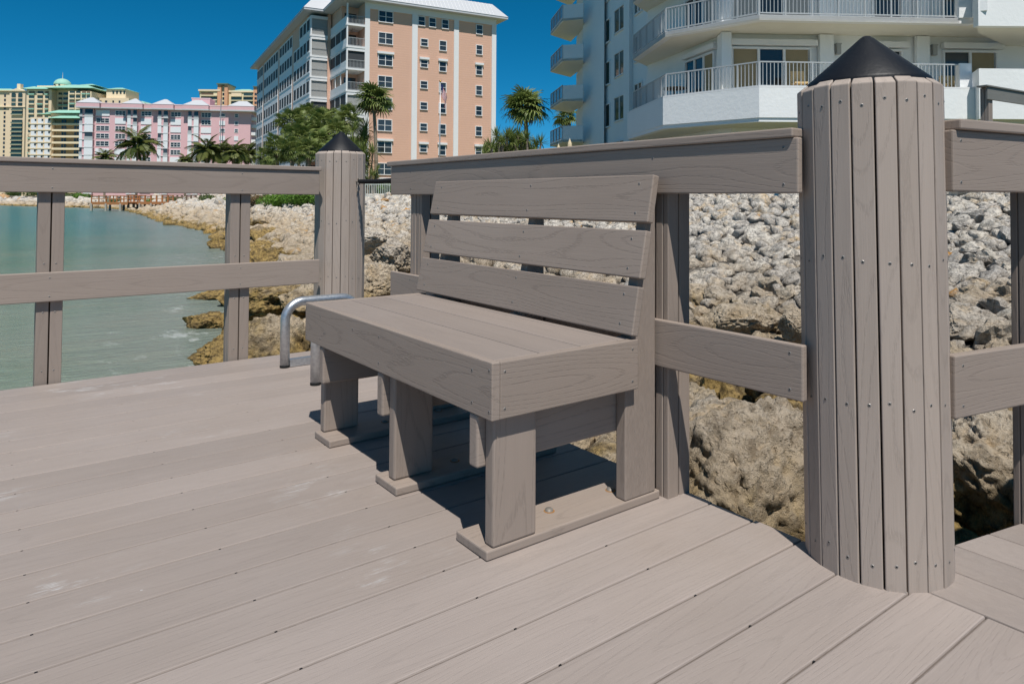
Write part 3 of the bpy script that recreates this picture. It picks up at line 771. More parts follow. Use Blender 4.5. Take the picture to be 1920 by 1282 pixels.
def hip(b, x0, x1, y0, y1, z0, z1, inset=None, mi=0):
    w = min(x1-x0, y1-y0)/2 if inset is None else inset
    cx0, cx1, cy0, cy1 = x0+w, x1-w, y0+w, y1-w
    if cx1-cx0 < .02: cx0 = cx1 = (x0+x1)/2; cx1 += .01
    if cy1-cy0 < .02: cy0 = cy1 = (y0+y1)/2; cy1 += .01
    b.poly([(x0, y0, z0), (x1, y0, z0), (x1, y1, z0), (x0, y1, z0), (cx0, cy0, z1), (cx1, cy0, z1), (cx1, cy1, z1), (cx0, cy1, z1)], BOXF, mi)

# ---------------------------------------------------------------- peach condominium (middle of the picture)
OD = 90.0; oo = plan(681, OD, 0); pb = empty('apartment_building', (oo.x, oo.y, 0), R(-8.9))
tag(pb, 'tall peach apartment building with white trim and glazed balcony side', 'building')
ZT = 26.0; ZB = .5
block('wall', pb, 0, 18.75, 0, 56, ZB, ZT, 'peach_wall'); block('wall', pb, -5.0, 0, 10.6, 56, ZB, ZT, 'peach_wall')
for a, b_ in ((.0, .62), (6.35, 7.1), (12.35, 13.05), (18.1, 18.76)): block('white_pilaster', pb, a-.01, b_, -.13, .02, ZB, ZT-.75, 'paint_white')
block('white_frieze', pb, -.01, 18.77, -.12, .02, ZT-.76, ZT+.02, 'paint_white')
FLH = 2.82; ZR = [24.45-FLH*k for k in range(8)]
hoodset = {(0, 2), (0, 6), (1, 2), (1, 6), (2, 2), (2, 6), (3, 2), (3, 6), (3, 7)}
for k, zc in enumerate(ZR):
    win(pb, 'F', 2.74, zc, 1.8, 1.38, 0, 2, 2, hood='paint_white' if (0, k) in hoodset else None)
    if k == 0:
        for u in (7.4+.25, 9.2, 11.05): win(pb, 'F', u, zc+.05, .85, 1.15, 0, 1, 2)
    else:
        win(pb, 'F', 8.07, zc+.05, .92, .9, 0, 1, 2, hood='paint_white' if (1, k) in hoodset else None)
        win(pb, 'F', 10.74, zc-.10, .92, 1.25, 0, 1, 2, hood='paint_white' if (2, k) in hoodset else None)
    win(pb, 'F', 16.16, zc-.08, .85, 1.22, 0, 1, 2, hood='paint_white' if (3, k) in hoodset else None)
block('garage_door', pb, 2.0, 4.6, -.10, .0, .9, 3.6, 'paint_white')
# roof: white mansard with overhang
def mansard(b, x0, x1, y0, y1, z0, z1, ov, ins):
    b.box(x0-ov, x1+ov, y0-ov, y1+ov, z0-.28, z0)
    b.poly([(x0-ov-.05, y0-ov-.05, z0+.001), (x1+ov+.05, y0-ov-.05, z0+.001), (x1+ov+.05, y1+ov+.05, z0+.001), (x0-ov-.05, y1+ov+.05, z0+.001), (x0+ins, y0+ins, z1), (x1-ins, y0+ins, z1), (x1-ins, y1-ins, z1), (x0+ins, y1-ins, z1)], BOXF)
b = MB(); mansard(b, -2.4, 18.75, 0, 56, ZT+.30, ZT+2.3, 1.25, .4); b.build('roof', 'roof_white', pb)
b = MB(); mansard(b, -5.0, -2.0, 8.4, 56, ZT+.295, ZT+2.2, 1.2, .4); b.build('roof', 'roof_white', pb)
b = MB()
for x in np.arange(-2.0, 18.3, .55): b.poly([(x, -1.31, ZT+.32), (x+.05, -1.31, ZT+.32), (x+.05, .38, ZT+2.33), (x, .38, ZT+2.33)], [(0, 1, 2, 3)])
o = b.build('roof_seams', 'paint_white', pb); o['kind'] = 'stuff'
# long side: peach piers, white spandrels, ranks of windows
groups = [(0.25, 11.3, 5), (12.6, 23.2, 5), (24.6, 39.0, 6), (40.5, 47.4, 3)]
XS = -5.0; YS = 8.4
for k, zc in enumerate(ZR):
    for gi, (a, b_, n) in enumerate(groups):
        a2, b2, n2 = (a, 7.2, 3) if (k == 0 and gi == 0) else (a, b_, n)
        if a2 < 2.2 and gi == 0: a3 = 2.4
        else: a3 = a2
        block('spandrel', pb, XS-.07, XS+.02, YS+a2, YS+b2, zc-1.85, zc-.80, 'paint_white')
        block('lintel', pb, XS-.065, XS+.02, YS+a2, YS+b2, zc+.80, zc+.97, 'paint_white')
        for i in range(n2):
            u = a2+(b2-a2)*(i+.5)/n2; w = (b2-a2)/n2
            win(pb, 'L', YS+u, zc, w*.80, 1.58, XS-.025, 1, 1, 'screen_dark', 'paint_white', fwd=w*.095, pr_=.055)
# corner bays with balconies
def bay(x0, x1, y0, y1, side, nwin, fronts):
    for k, zc in enumerate(ZR):
        fl = zc-1.42
        block('balcony_slab', pb, x0-.12, x1, y0-.12, y1, fl-.24, fl, 'paint_white')
        block('corner_post', pb, x0-.05, x0+.13, y0-.05, y0+.13, fl, fl+FLH-.24, 'paint_white')
        b = MB(); pickets(b, x0+.15, y0 if False else x0+.15, 0, 0, 0, 1, 9) if False else None
        pickets(b, x0+.14, x1, y0, y0, fl, fl+1.08, .17, .022); o = b.build('balustrade', 'rail_white', pb); o['kind'] = 'stuff'
        fr = fronts[k % len(fronts)]
        if fr: block('roll_screen', pb, x0+.14, x1-.02, y0+.10, y0+.13, fl+.02, fl+FLH-.26, fr); block('screen_head', pb, x0+.10, x1, y0-.07, y0+.09, fl+FLH-.62, fl+FLH-.241, 'paint_white')
        if k or side != 1:
            block('spandrel', pb, x0-.06, x0+.06, y0+.14, y1, fl, fl+.95, 'paint_white')
            block('lintel', pb, x0-.055, x0+.055, y0+.14, y1, fl+2.38, fl+FLH-.245, 'paint_white')
            L = y1-y0-.14
            for i in range(nwin+1): block('mullion', pb, x0-.05, x0+.05, y0+.14+L*i/nwin-.09*(i > 0), y0+.14+L*i/nwin+.09*(i < nwin), fl+.951, fl+2.379, 'paint_white')
            if not (side == 1 and k == 3):
                for i in range(nwin): block('window_screen', pb, x0-.02, x0+.0, y0+.14+L*i/nwin+.091, y0+.14+L*(i+1)/nwin-.091, fl+.96, fl+2.37, 'screen_dark')
        else: block('spandrel', pb, x0-.06, x0+.06, y0+.14, y1, fl, fl+1.0, 'paint_white')
        if not fr: block('balcony_door', pb, x0+.5, x1-.25, y1-.3 if side == 2 else y0+3.2, y1-.25 if side == 2 else y0+3.25, fl+.02, fl+2.1, 'glass_dark')
    block('wall', pb, x0+.14, x1, (y0+3.3) if side == 1 else y1-.22, y1-.002, ZB, ZT, 'peach_wall')
bay(-2.3, -.002, 0, 8.4, 1, 3, [None, None, 'screen_dark', None, 'screen_grey', 'screen_grey', None, None])
block('wall', pb, -2.75, -2.3, 8.3, 10.6, ZB, ZT, 'peach_wall')
bay(-5.0, -2.76, 8.4, 10.6, 2, 1, ['screen_grey', 'screen_grey', 'screen_grey', 'screen_grey', 'screen_dark', 'screen_grey', None, None])
b = MB(); b.tube([(-1.2, 1.4, 23.3-.5), (-1.2, 1.4, 22.6)], .03, 6)
for a in range(4): b.poly([(-1.2, 1.4, 22.6), (-1.2+.7*math.cos(a*1.57), 1.4+.7*math.sin(a*1.57), 22.58), (-1.2+.7*math.cos(a*1.57+.25), 1.4+.7*math.sin(a*1.57+.25), 22.58)], [(0, 1, 2)])
b.build('ceiling_fan', 'table_brown', pb)

# ---------------------------------------------------------------- white condominium at right
wb = empty('apartment_building', (0, 0, 0)); tag(wb, 'white stucco apartment building with angled wraparound balconies at right', 'building')
def wallrun(name, pts, z0, z1, th, mat, parent):
    """solid wall along plan points, thickness to the far side (left of travel)"""
    b = MB(); n = len(pts)
    pts = [Vector((p.x, p.y, 0)) for p in pts]; offs = []
    for i in range(n):
        d0 = (pts[i]-pts[i-1]).normalized() if i else (pts[1]-pts[0]).normalized(); d1 = (pts[i+1]-pts[i]).normalized() if i < n-1 else d0
        n0 = Vector((-d0.y, d0.x, 0)); n1 = Vector((-d1.y, d1.x, 0)); m_ = (n0+n1).normalized(); offs.append(pts[i]+m_*(th/max(.4, m_.dot(n0))))
    for i in range(n-1):
        P_ = [pts[i], pts[i+1], offs[i+1], offs[i]]
        b.poly([(p.x, p.y, z0) for p in P_]+[(p.x, p.y, z1) for p in P_], BOXF)
    return b.build(name, mat, parent)
def slab(name, pts, z0, z1, mat, parent):
    n = len(pts); v = [(p.x, p.y, z0) for p in pts]+[(p.x, p.y, z1) for p in pts]
    f = [tuple(reversed(range(n))), tuple(range(n, 2*n))]+[(i, (i+1) % n, n+(i+1) % n, n+i) for i in range(n)]
    return mk(name, v, f, mat, parent)
# plan of the wraparound balcony (left to right) and of the wall behind it
BA = [plan(1186, 36.2), plan(1247, 31.0), plan(1425, 28.0), plan(1802, 28.4)]
WBK = [plan(1212, 41.5), plan(1214, 37.6), plan(1262, 35.0), plan(1346, 31.0), plan(1372, 30.4), plan(1905, 30.9), plan(2150, 31.2)]
FLOORS = [5.40+2.92*i for i in range(14)]; ZTOP = 47.0
zfoot = 0.6
wallrun('wall', WBK, zfoot, ZTOP, .4, 'stucco_white', wb)
# the shaded flank running back, with its own far block
FL = [plan(1131, 49.6), plan(1212, 41.5)]
wallrun('wall', FL, zfoot, ZTOP, .5, 'stucco_white', wb)
FB = [plan(1092, 52.0), plan(1132.5, 48.6), plan(1133, 50.2)]
wallrun('wall', FB, zfoot, ZTOP, .5, 'stucco_white', wb)
wallrun('pilaster', [plan(1176, 44.6)-RH*.25, plan(1187, 43.6)-RH*.25, plan(1188, 43.8)], zfoot, ZTOP, .3, 'stucco_white', wb)
def edge_sub(b, A, Bp, z0, z1, inset, step, every):
    d = (Bp-A).normalized(); n = Vector((-d.y, d.x, 0)); a = A+n*inset; c = Bp+n*inset
    pickets(b, a.x, c.x, a.y, c.y, z0, z1, step, .018, every)
for k, zf in enumerate(FLOORS):
    back = [plan(1905, 31.1), plan(1372, 30.6), plan(1346, 31.3), plan(1262, 35.3), plan(1214, 38.0)]
    poly = BA+[plan(1838, 28.6)]+back
    if k == 0:
        slab('balcony_slab', poly, zf-.25, zf-.02, 'soffit', wb)
        run = [BA[0], BA[1], BA[2], plan(1930, 28.1), plan(2200, 28.2)]
        fascia = [plan(1176, 36.4), plan(1243, 30.75), plan(1424, 27.75), plan(1960, 27.9), plan(2200, 28.0)]
        wallrun('balcony_skirt', fascia, 4.16, zf-.055, .3, 'stucco_white', wb)
        wallrun('balcony_coping', [p-FH*.0+Vector((0, 0, 0)) for p in fascia], zf-.05, zf+.02, .42, 'paint_white', wb)
        wallrun('drip_edge', [plan(1177, 36.3), plan(1244, 30.80), plan(1424, 27.80), plan(1960, 27.95), plan(2200, 28.05)], 4.0, 4.155, .3, 'stucco_white', wb)
        slab('balcony_soffit', [plan(1177, 36.6), plan(1244, 31.1), plan(1424, 28.1), plan(1960, 28.2), plan(2200, 28.3), plan(2200, 31), plan(1905, 31), plan(1372, 30.5), plan(1346, 31.2), plan(1262, 35.2), plan(1214, 37.8)], 4.02, 4.10, 'soffit', wb)
    else:
        slab('balcony_slab', poly, zf-.235, zf-.165, 'soffit', wb)
        wallrun('slab_edge', [BA[0], BA[1], BA[2], BA[3], plan(1830, 28.45)], zf-.24, zf-.02, .35, 'paint_white', wb)
        slab('balcony_floor', poly, zf-.164, zf-.03, 'stucco_white', wb)
    for i in range(3 if k < 3 else 0):
        b = MB(); edge_sub(b, BA[i], BA[i+1], zf-.02, zf+1.05, .06, .155, 7)
        o = b.build('balustrade', 'rail_white', wb); o['kind'] = 'stuff'
    # solid parapet right of the railing, then a stepped-out balcony front
    wallrun('parapet', [plan(1802, 28.35), plan(1824, 28.35), plan(1838, 27.3), plan(2200, 27.4)], zf-.9 if k else zf-1.3, zf+.66, .3, 'stucco_white', wb) if k == 0 else wallrun('parapet', [plan(1838, 27.3), plan(2200, 27.4)], zf-.60, zf+.62, .3, 'stucco_white', wb)
    if k == 0: wallrun('parapet', [plan(1802, 28.345), plan(1824, 28.345)], zf+.66, zf+1.06, .3, 'stucco_white', wb)
    else: wallrun('parapet', [plan(1802, 28.345), plan(1826, 28.345), plan(1838.5, 27.32)], zf-.015, zf+1.10, .3, 'stucco_white', wb); slab('balcony_slab', [plan(1837, 27.5), plan(2200, 27.6), plan(2200, 31), plan(1890, 30.9), plan(1837, 28.5)], zf-.59, zf-.45, 'soffit', wb)
    if k > 2: continue
    # openings on the recessed walls
    def opening(A, Bp, z0, z1, panels, nm_):
        d = (Bp-A); L = d.length; r_ = empty(nm_, (A.x, A.y, 0), math.atan2(d.y, d.x), wb)
        h = z1-z0; fr = MB(); fr.box(-.08, L+.08, -.10, .05, z1-.002, z1+.09); fr.box(-.08, 0, -.10, .05, z0, z1); fr.box(L, L+.08, -.10, .05, z0, z1)
        n = len(panels)
        for i in range(1, n): fr.box(L*i/n-.055, L*i/n+.055, -.09, .05, z0, z1-.003)
        fr.build('door_frame', 'paint_white', r_)
        for i, m_ in enumerate(panels): block('pane', r_, L*i/n+.058, L*(i+1)/n-.058, -.03, -.005, z0, z1-.005, m_)
        block('shutter_box', r_, -.12, L+.30, -.24, .03, z1+.15, z1+.40, 'paint_white')
    cl = 'curtain' if k == 0 else 'screen_grey'
    opening(plan(1374, 30.36), plan(1518, 30.50), zf, zf+2.02, [cl, 'glass_dark', cl], 'sliding_door')
    opening(plan(1288, 33.6), plan(1340, 31.18), zf, zf+2.02, ['glass_dark', 'glass_dark', cl], 'sliding_door')
    opening(plan(1772, 30.74), plan(1868, 30.82), zf, zf+2.0, ['glass_dark', cl], 'sliding_door')
    opening(plan(1640, 30.62), plan(1690, 30.66), zf, zf+2.0, ['glass_dark'], 'sliding_door')
    wallrun('pilaster', [plan(1539, 30.25), plan(1565, 30.27)], zf-.02, zf+2.65, .2, 'stucco_white', wb); wallrun('pilaster', [plan(1722, 30.4), plan(1746, 30.42)], zf-.02, zf+2.65, .2, 'stucco_white', wb)
    wallrun('column', [plan(1345, 30.75), plan(1354, 29.9), plan(1372, 29.9), plan(1373, 30.5)], zf-.02, zf+2.66, .15, 'stucco_white', wb)
    for px in (1573, 1754):
        p = plan(px, 30.45 if px < 1600 else 30.58); b = MB(); b.box(-.09, .09, -.1, .08, -.22, .22); b.box(-.11, .11, -.12, .1, .2, .25)
        o = b.build('wall_lamp', 'lamp_grey', wb); o.location = (p.x, p.y, zf+2.05); o.rotation_euler = (0, 0, YAW-R(90))
# flank windows
fd = (FL[1]-FL[0]).normalized(); fang = math.atan2(fd.y, fd.x)
for k in range(-1, 5):
    zc = zat(1164, 202, 45.8)+2.92*k
    for px, d_, w, nx_, dz in ((1140, 48.5, .9, 1, -.2), (1163, 46.1, 1.9, 2, 0.), (1199, 42.7, 1.2, 2, .3)):
        p = plan(px, d_); q = FL[0]+fd*((p-FL[0]).dot(fd)); r_ = empty('window', (q.x, q.y, zc+dz), fang, wb)
        h = 1.5
        fr = MB(); fr.box(-w/2-.07, w/2+.07, -.09, .02, h/2, h/2+.08); fr.box(-w/2-.07, w/2+.07, -.13, .02, -h/2-.08, -h/2); fr.box(-w/2-.07, -w/2, -.09, .02, -h/2, h/2); fr.box(w/2, w/2+.07, -.09, .02, -h/2, h/2)
        if nx_ > 1: fr.box(-.05, .05, -.08, .02, -h/2, h/2)
        fr.build('frame', 'paint_white', r_); block('pane', r_, -w/2+.002, w/2-.002, -.03, -.001, -h/2+.002, h/2-.002, 'glass_teal')
# far corner balconies on the flank
for k in range(-1, 4):
    zb = 7.95+2.92*k+(.0)
    T_ = [plan(1031, 55.2), plan(1053, 50.8), plan(1092.5, 50.3), plan(1094, 53.0), plan(1069, 57.5)]
    slab('balcony_slab', T_, zb, zb+.16, 'soffit', wb); wallrun('parapet', [T_[1], T_[2]], zb+.005, zb+1.15, .16, 'stucco_white', wb)
    wallrun('slab_edge', [T_[0], T_[1]], zb-.01, zb+.22, .12, 'stucco_white', wb)
    b = MB(); edge_sub(b, T_[0], T_[1], zb+.2, zb+1.2, .05, .22, 5); o = b.build('balustrade', 'rail_grey', wb); o['kind'] = 'stuff'
    wallrun('wall', [plan(1080, 56.0), plan(1094, 52.5)], zb-2.8, zb, .2, 'stucco_white', wb)
# furniture glimpsed on the balcony
p = plan(1500, 29.4); ch = empty('balcony_chair', (p.x, p.y, 5.38), YAW-R(90)); tag(ch, 'tan chair behind the balcony railing near the middle sliding door', 'chair', 'balcony chairs')
block('seat', ch, -.28, .28, -.25, .25, .38, .44, 'tan_cloth'); block('backrest', ch, -.28, .28, .2, .26, .44, .95, 'tan_cloth')
for a in (-.25, .25):
    for c_ in (-.22, .22): block('leg', ch, a-.02, a+.02, c_-.02, c_+.02, 0, .38, 'table_brown')
p = plan(1787, 29.4); c2 = empty('balcony_lounger', (p.x, p.y, 5.38), YAW-R(90)); tag(c2, 'tan cushioned seat behind the balcony railing at its right end', 'chair', 'balcony chairs')
block('seat', c2, -.35, .45, -.3, .3, .30, .42, 'tan_cloth'); block('backrest', c2, -.35, .45, .22, .32, .42, .80, 'tan_cloth')
for a in (-.3, .4): block('leg', c2, a-.02, a+.02, -.25, -.21, 0, .30, 'table_brown'); block('leg', c2, a-.02, a+.02, .21, .25, 0, .30, 'table_brown')
p = plan(1265, 33.0); tb = empty('balcony_table', (p.x, p.y, 5.38)); tag(tb, 'round brown table behind the left balcony railing', 'table')
b = MB(); b.tube([(0, 0, .70), (0, 0, .75)], .55, 20); b.build('table_top', 'table_brown', tb); b = MB(); b.tube([(0, 0, 0), (0, 0, .70)], .05, 8); b.build('leg', 'table_brown', tb)
for px, py, lab in ((1068, 260, 'taller folded beige parasol tip by the white flank'), (1047, 270, 'shorter folded beige parasol tip left of the taller one')):
    d_ = 40.0; p = plan(px, d_); zt = zat(px, py, d_); u_ = empty('parasol', (p.x, p.y, .9)); tag(u_, lab, 'parasol', 'folded parasols')
    b = MB(); b.tube([(0, 0, 0), (0, 0, zt-.9)], .025, 8); b.build('pole', 'paint_white', u_)
    b = MB(); b.tube([(0, 0, zt-2.6), (0, 0, zt-2.0), (0, 0, zt-1.2), (0, 0, zt-.93)], [.16, .19, .12, .02], 8); b.build('canopy', 'umbrella_cloth', u_)

# ---------------------------------------------------------------- pink condominium
def far_root(name, px, d, label, cat='building', turn=0.0):
    p = plan(px, d); r_ = empty(name, (p.x, p.y, 0), YAW-R(90)+turn); tag(r_, label, cat); return r_
PK = far_root('apartment_building', 147, 258, 'pink apartment building with white bays and small white hipped roofs', turn=R(8.3))
kx = 258/FPX*1.022
def X_(px): return (px-147)*kx
ZP = [31.75-2.82*k for k in range(12)]; PW = X_(448)
block('wall', PK, X_(172), PW, 0, 16, .5, 33.3, 'pink_wall'); block('wall', PK, X_(148), X_(172)-.01, .4, 16, .5, 33.29, 'pink_wall')
block('cornice', PK, X_(146), PW+1.6, -1.3, 17, 33.3, 33.75, 'roof_white'); block('eave_band', PK, X_(146)+.05, PW+1.55, -1.22, 16.9, 33.751, 35.0, 'pink_wall'); block('parapet_cap', PK, X_(146), PW+1.6, -1.3, 17, 35.0, 35.35, 'pink_trim')
for a, b_ in ((146, 184), (224, 258), (276, 312), (330, 374), (410, 456)):
    b = MB(); x0, x1 = X_(a), X_(b_); b.box(x0-.3, x1+.3, -2.6, 3.4, 33.2, 33.7); b.build('cornice', 'roof_white', PK)
    b = MB(); b.box(x0-.2, x1+.2, -2.5, 3.3, 33.71, 35.1); b.build('eave_band', 'pink_wall', PK)
    b = MB(); hip(b, x0-.3, x1+.3, -2.6, 4.2, 35.11, 37.4); b.build('roof', 'roof_white', PK)
block('penthouse', PK, X_(333), X_(366), 6, 13, 35.3, 38.6, 'pink_wall'); block('penthouse', PK, X_(333)-.2, X_(366)+.2, 5.9, 13.1, 38.61, 38.95, 'pink_trim')
def pwin(a, b_, k, kind, y0=0, h=1.55):
    x0, x1 = X_(a)+.15, X_(b_)-.15
    if kind == 'W': win(PK, 'F', (x0+x1)/2, ZP[k], x1-x0, h, y0, 3 if b_-a > 14 else 1, 2, fwd=.16)
    else:
        sh = block('shutter', PK, x0-.2, x1+.2, y0-.22, y0, ZP[k]-h/2-.35, ZP[k]+h/2+.2, 'shutter_white')
for nm_, (a, b_), pat in (('A', (175, 198), 'SWWWWSWWWSWW'), ('B', (208, 226), 'WSWWWSSWWSWW'), ('C', (253, 271), 'WSSWSWWSWWSW'), ('D', (305, 323), 'WSSWWWSWSWWS'), ('E', (359, 377), 'WWSSSWWSWWSW')):
    for k in range(11): pwin(a, b_, k, pat[k])
for k in range(11):
    pwin(392, 402, k, 'WSWSW'[k % 5], h=1.1); pwin(419, 426, k, 'WWWSW'[k % 5], h=1.1)
for a, b_, yo in ((149, 172, -1.2), (231, 248, -1.2), (284, 302, -1.2), (337, 356, -1.2)):
    x0, x1 = X_(a), X_(b_); xm = x0+(x1-x0)*(.30 if a < 200 else .46)
    block('bay', PK, x0+.1, x1-.1, yo+.1, .5, .5, 33.25, 'pink_wall')
    for k in range(11):
        zc = ZP[k]
        for u0, u1 in ((x0, xm-.35), (xm+.35, x1)):
            dark = (k*7+int(a)+int(u0)) % 4 == 0 or k == 0
            if dark:
                block('window', PK, u0+.1, u1-.1, yo+.0, yo+.11, zc-.35, zc+1.15, 'glass_dark'); block('balcony_panel', PK, u0, u1, yo-.12, yo+.12, zc-1.45, zc-.36, 'rail_white')
            else: block('shutter', PK, u0, u1, yo-.10, yo+.12, zc-1.40, zc+1.20, 'shutter_white')
        block('bay_slab', PK, x0-.1, x1+.1, yo-.2, .3, zc-1.62, zc-1.46, 'paint_white')
for k in range(11): block('balcony', PK, PW+.005, PW+1.5, 1.5, 6, ZP[k]-1.5, ZP[k]-.3, 'paint_white')
b = MB(); b.tube([(X_(399), -4, .8), (X_(399), -4, 37.5)], .16, 8); b.build('pole', 'rail_grey', PK)

# ---------------------------------------------------------------- cream towers beyond
def grid(parent, K, xs, zs, w, h, mat, y0=0., name='window'):
    for x in xs:
        for z in zs: block(name, parent, x-w/2, x+w/2, y0-.18, y0+.02, z-h/2, z+h/2, mat)
# right one, behind the pink building
CD = 480.; CT = far_root('apartment_tower', 357, CD, 'ochre apartment tower with salmon stair shaft and green roof behind the pink building'); k_ = CD/FPX
def cx(px): return (px-357)*k_
def cz(py, px=400): return EYE+(hz(px)-py)/FPX*CD
block('wall', CT, cx(372), cx(410), 0, 30, .5, cz(171), 'ochre_wall'); block('wall', CT, cx(424), cx(480), 1.5, 30, .5, cz(172), 'ochre_wall'); block('cornice', CT, cx(370), cx(411), -1.2, 31, cz(171)+.02, cz(168), 'cream_light'); block('cornice', CT, cx(424), cx(482), .8, 31, cz(172)+.02, cz(169), 'cream_light')
b = MB(); v = [(cx(357), 14, .5), (cx(372)-.02, 0, .5), (cx(372)-.02, 28, .5), (cx(357), 28, .5)]; zt = cz(174)
b.poly(v+[(a, c_, zt) for a, c_, _ in v], BOXF); b.build('wall', 'cream_light', CT)
b = MB(); b.poly([(cx(356)-.5, 13.5, zt+.02), (cx(372)-.03, -1.2, zt+.02), (cx(372)-.03, 29, zt+.02), (cx(356)-.5, 29, zt+.02), (cx(356)-.5, 13.5, cz(170)), (cx(372)-.03, -1.2, cz(168)), (cx(372)-.03, 29, cz(168)), (cx(356)-.5, 29, cz(170))], BOXF); b.build('cornice', 'cream_light', CT)
block('stair_shaft', CT, cx(406), cx(413), -1, 12, .5, cz(159), 'salmon_wall'); block('stair_shaft', CT, cx(419), cx(425), -1, 12, .5, cz(159), 'salmon_wall'); block('stair_core', CT, cx(413)+.01, cx(419)-.01, .5, 11, .5, cz(160), 'ochre_wall'); block('shaft_cap', CT, cx(405), cx(426), -2, 13, cz(159)+.02, cz(156.5), 'dark_green_rail')
block('stair_shaft', CT, cx(473.5), cx(481), -1, 8, .5, cz(163), 'salmon_wall'); block('shaft_cap', CT, cx(473), cx(482), -2, 9, cz(163)+.02, cz(161.5), 'dark_green_rail')
b = MB(); hip(b, cx(426), cx(474), 2, 29, cz(169)+.05, cz(163.5), 6); b.build('roof', 'green_roof', CT)
for i in range(18):
    z = cz(176)-i*2.95
    block('loggia', CT, cx(375), cx(405), -.25, .02, z-.95, z+.95, 'glass_teal' if i % 3 else 'interior'); block('balcony_band', CT, cx(374), cx(405.5), -1.4, -.26, z-1.6, z-.85, 'ochre_wall')
    if i % 4 != 1: block('shutter', CT, cx(398 if i < 4 else 388), cx(405), -.5, -.26, z-.8, z+.95, 'ochre_wall')
    for a, b_ in ((430, 449), (453, 470)):
        if (i*3+a) % 7 in (0, 3): block('shutter', CT, cx(a), cx(b_), 1.0, 1.6, z-1.0, z+1.0, 'cream_wall')
        else: block('loggia', CT, cx(a), cx(b_), 1.25, 1.52, z-.95, z+.95, 'glass_teal')
        block('balcony_band', CT, cx(a)-.3, cx(b_)+.3, .4, 1.24, z-1.6, z-1.0, 'ochre_wall')
    block('window', CT, cx(414), cx(418.3), .3, .52, z-.8, z+.8, 'glass_dark'); block('window', CT, cx(476), cx(480), -1.2, -.98, z-.7, z+.7, 'glass_dark')
# left cluster: slim tower
TD = 490.; T1 = far_root('apartment_tower', 0, TD, 'slim peach tower with pediment and arched windows at the left edge'); k1 = TD/FPX
def tx(px): return px*k1
def tz(py): return EYE+(hz(10)-py)/FPX*TD
block('wall', T1, tx(-45), tx(14), .6, 26, .5, tz(170.5), 'cream_wall'); block('wall', T1, tx(14)+.01, tx(43.5), 0, 26, .5, tz(171), 'cream_wall'); block('cornice', T1, tx(-46), tx(44), -.8, 27, tz(170.4), tz(169), 'cream_light')
b = MB(); b.poly([(tx(13), -.7, tz(171)), (tx(44), -.7, tz(171)), (tx(28.5), -.7, tz(165)), (tx(13), 6, tz(171)), (tx(44), 6, tz(171)), (tx(28.5), 6, tz(165))], [(0, 1, 2), (3, 5, 4), (0, 2, 5, 3), (1, 4, 5, 2), (0, 3, 4, 1)]); b.build('pediment', 'cream_light', T1)
b = MB(); hip(b, tx(-46), tx(20), 0, 26, tz(169)+.05, tz(164), 5); b.build('roof', 'green_roof', T1); block('chimney', T1, tx(20), tx(26.5), 4, 7, tz(171), tz(155), 'cream_light'); block('belt_course', T1, tx(-45), tx(44), -.5, .5, tz(201), tz(199.5), 'cream_light')
for i in range(24):
    z = tz(179)-i*2.98; block('window', T1, tx(2.8), tx(6.2), .4, .62, z-.8, z+.8, 'glass_dark')
    if i < 3:
        for a in (18, 30.5):
            block('window', T1, tx(a), tx(a+8), -.25, .02, z-1.0, z+1.0, 'glass_teal')
            if i == 0: q = MB(); n0 = 8; q.poly([(tx(a+4)+tx(4)*math.cos(math.pi*j/n0), -.25, z+1.0+tx(3.0)*math.sin(math.pi*j/n0)) for j in range(n0+1)], [tuple(reversed(range(n0+1)))]); q.build('arch', 'glass_teal', T1)
    elif i != 5:
        block('loggia', T1, tx(19.5), tx(39.5), -.25, .02, z-1.05, z+1.05, 'glass_teal'); block('balcony_rail', T1, tx(18.8), tx(40.2), -1.1, -.26, z-1.4, z-.5, 'dark_green_rail'); block('balcony_edge', T1, tx(18.8), tx(40.2), -1.2, -.25, z-1.62, z-1.41, 'cream_light')
# left cluster: broad hotel with dome
HD = 440.; HT = far_root('hotel', 44, HD, 'broad cream hotel with green roofs and a round green dome'); k2 = HD/FPX
def hx(px): return (px-44)*k2
def hzz(py): return EYE+(hz(90)-py)/FPX*HD
block('wall', HT, hx(46), hx(93), 0, 30, .5, hzz(168), 'cream_wall'); block('wall', HT, hx(93)+.01, hx(132), 5, 30, .5, hzz(166), 'cream_wall'); block('wall', HT, hx(130), hx(173), -3, 26, .5, hzz(172), 'cream_light'); block('wall', HT, hx(173)+.01, hx(232), 4, 28, .5, hzz(181), 'cream_wall'); block('wall', HT, hx(182), hx(219), 8, 24, hzz(181)+.02, hzz(163), 'cream_light'); block('wall', HT, hx(232)+.01, hx(253), 10, 26, .5, hzz(189), 'cream_wall')
for a, b_, y0, y1, p0, p1, ins in ((44, 96, -2, 30, 167.5, 161, 6), (88, 178, -4, 30, 166, 156, 9), (181, 221, 7, 25, 163, 158, 5), (230, 256, 8, 28, 189, 183, 5), (30, 62, 2, 20, 165, 158.5, 5), (132, 168, 4, 20, 157, 152.5, 5), (224, 240, 2, 20, 196, 191, 3)):
    b = MB(); hip(b, hx(a), hx(b_), y0, y1, hzz(p0)+.05, hzz(p1), ins); b.build('roof', 'green_roof', HT)
block('dome_drum', HT, hx(49), hx(100), 8, 16, hzz(163), hzz(156.5), 'cream_light')
b = MB(); b.tube([(hx(90), 12, hzz(160)), (hx(90), 12, hzz(153))], hx(58.5), 20); b.build('dome_drum', 'cream_light', HT)
v = []; f = []; n1, n2 = 7, 24; rr = hx(59)
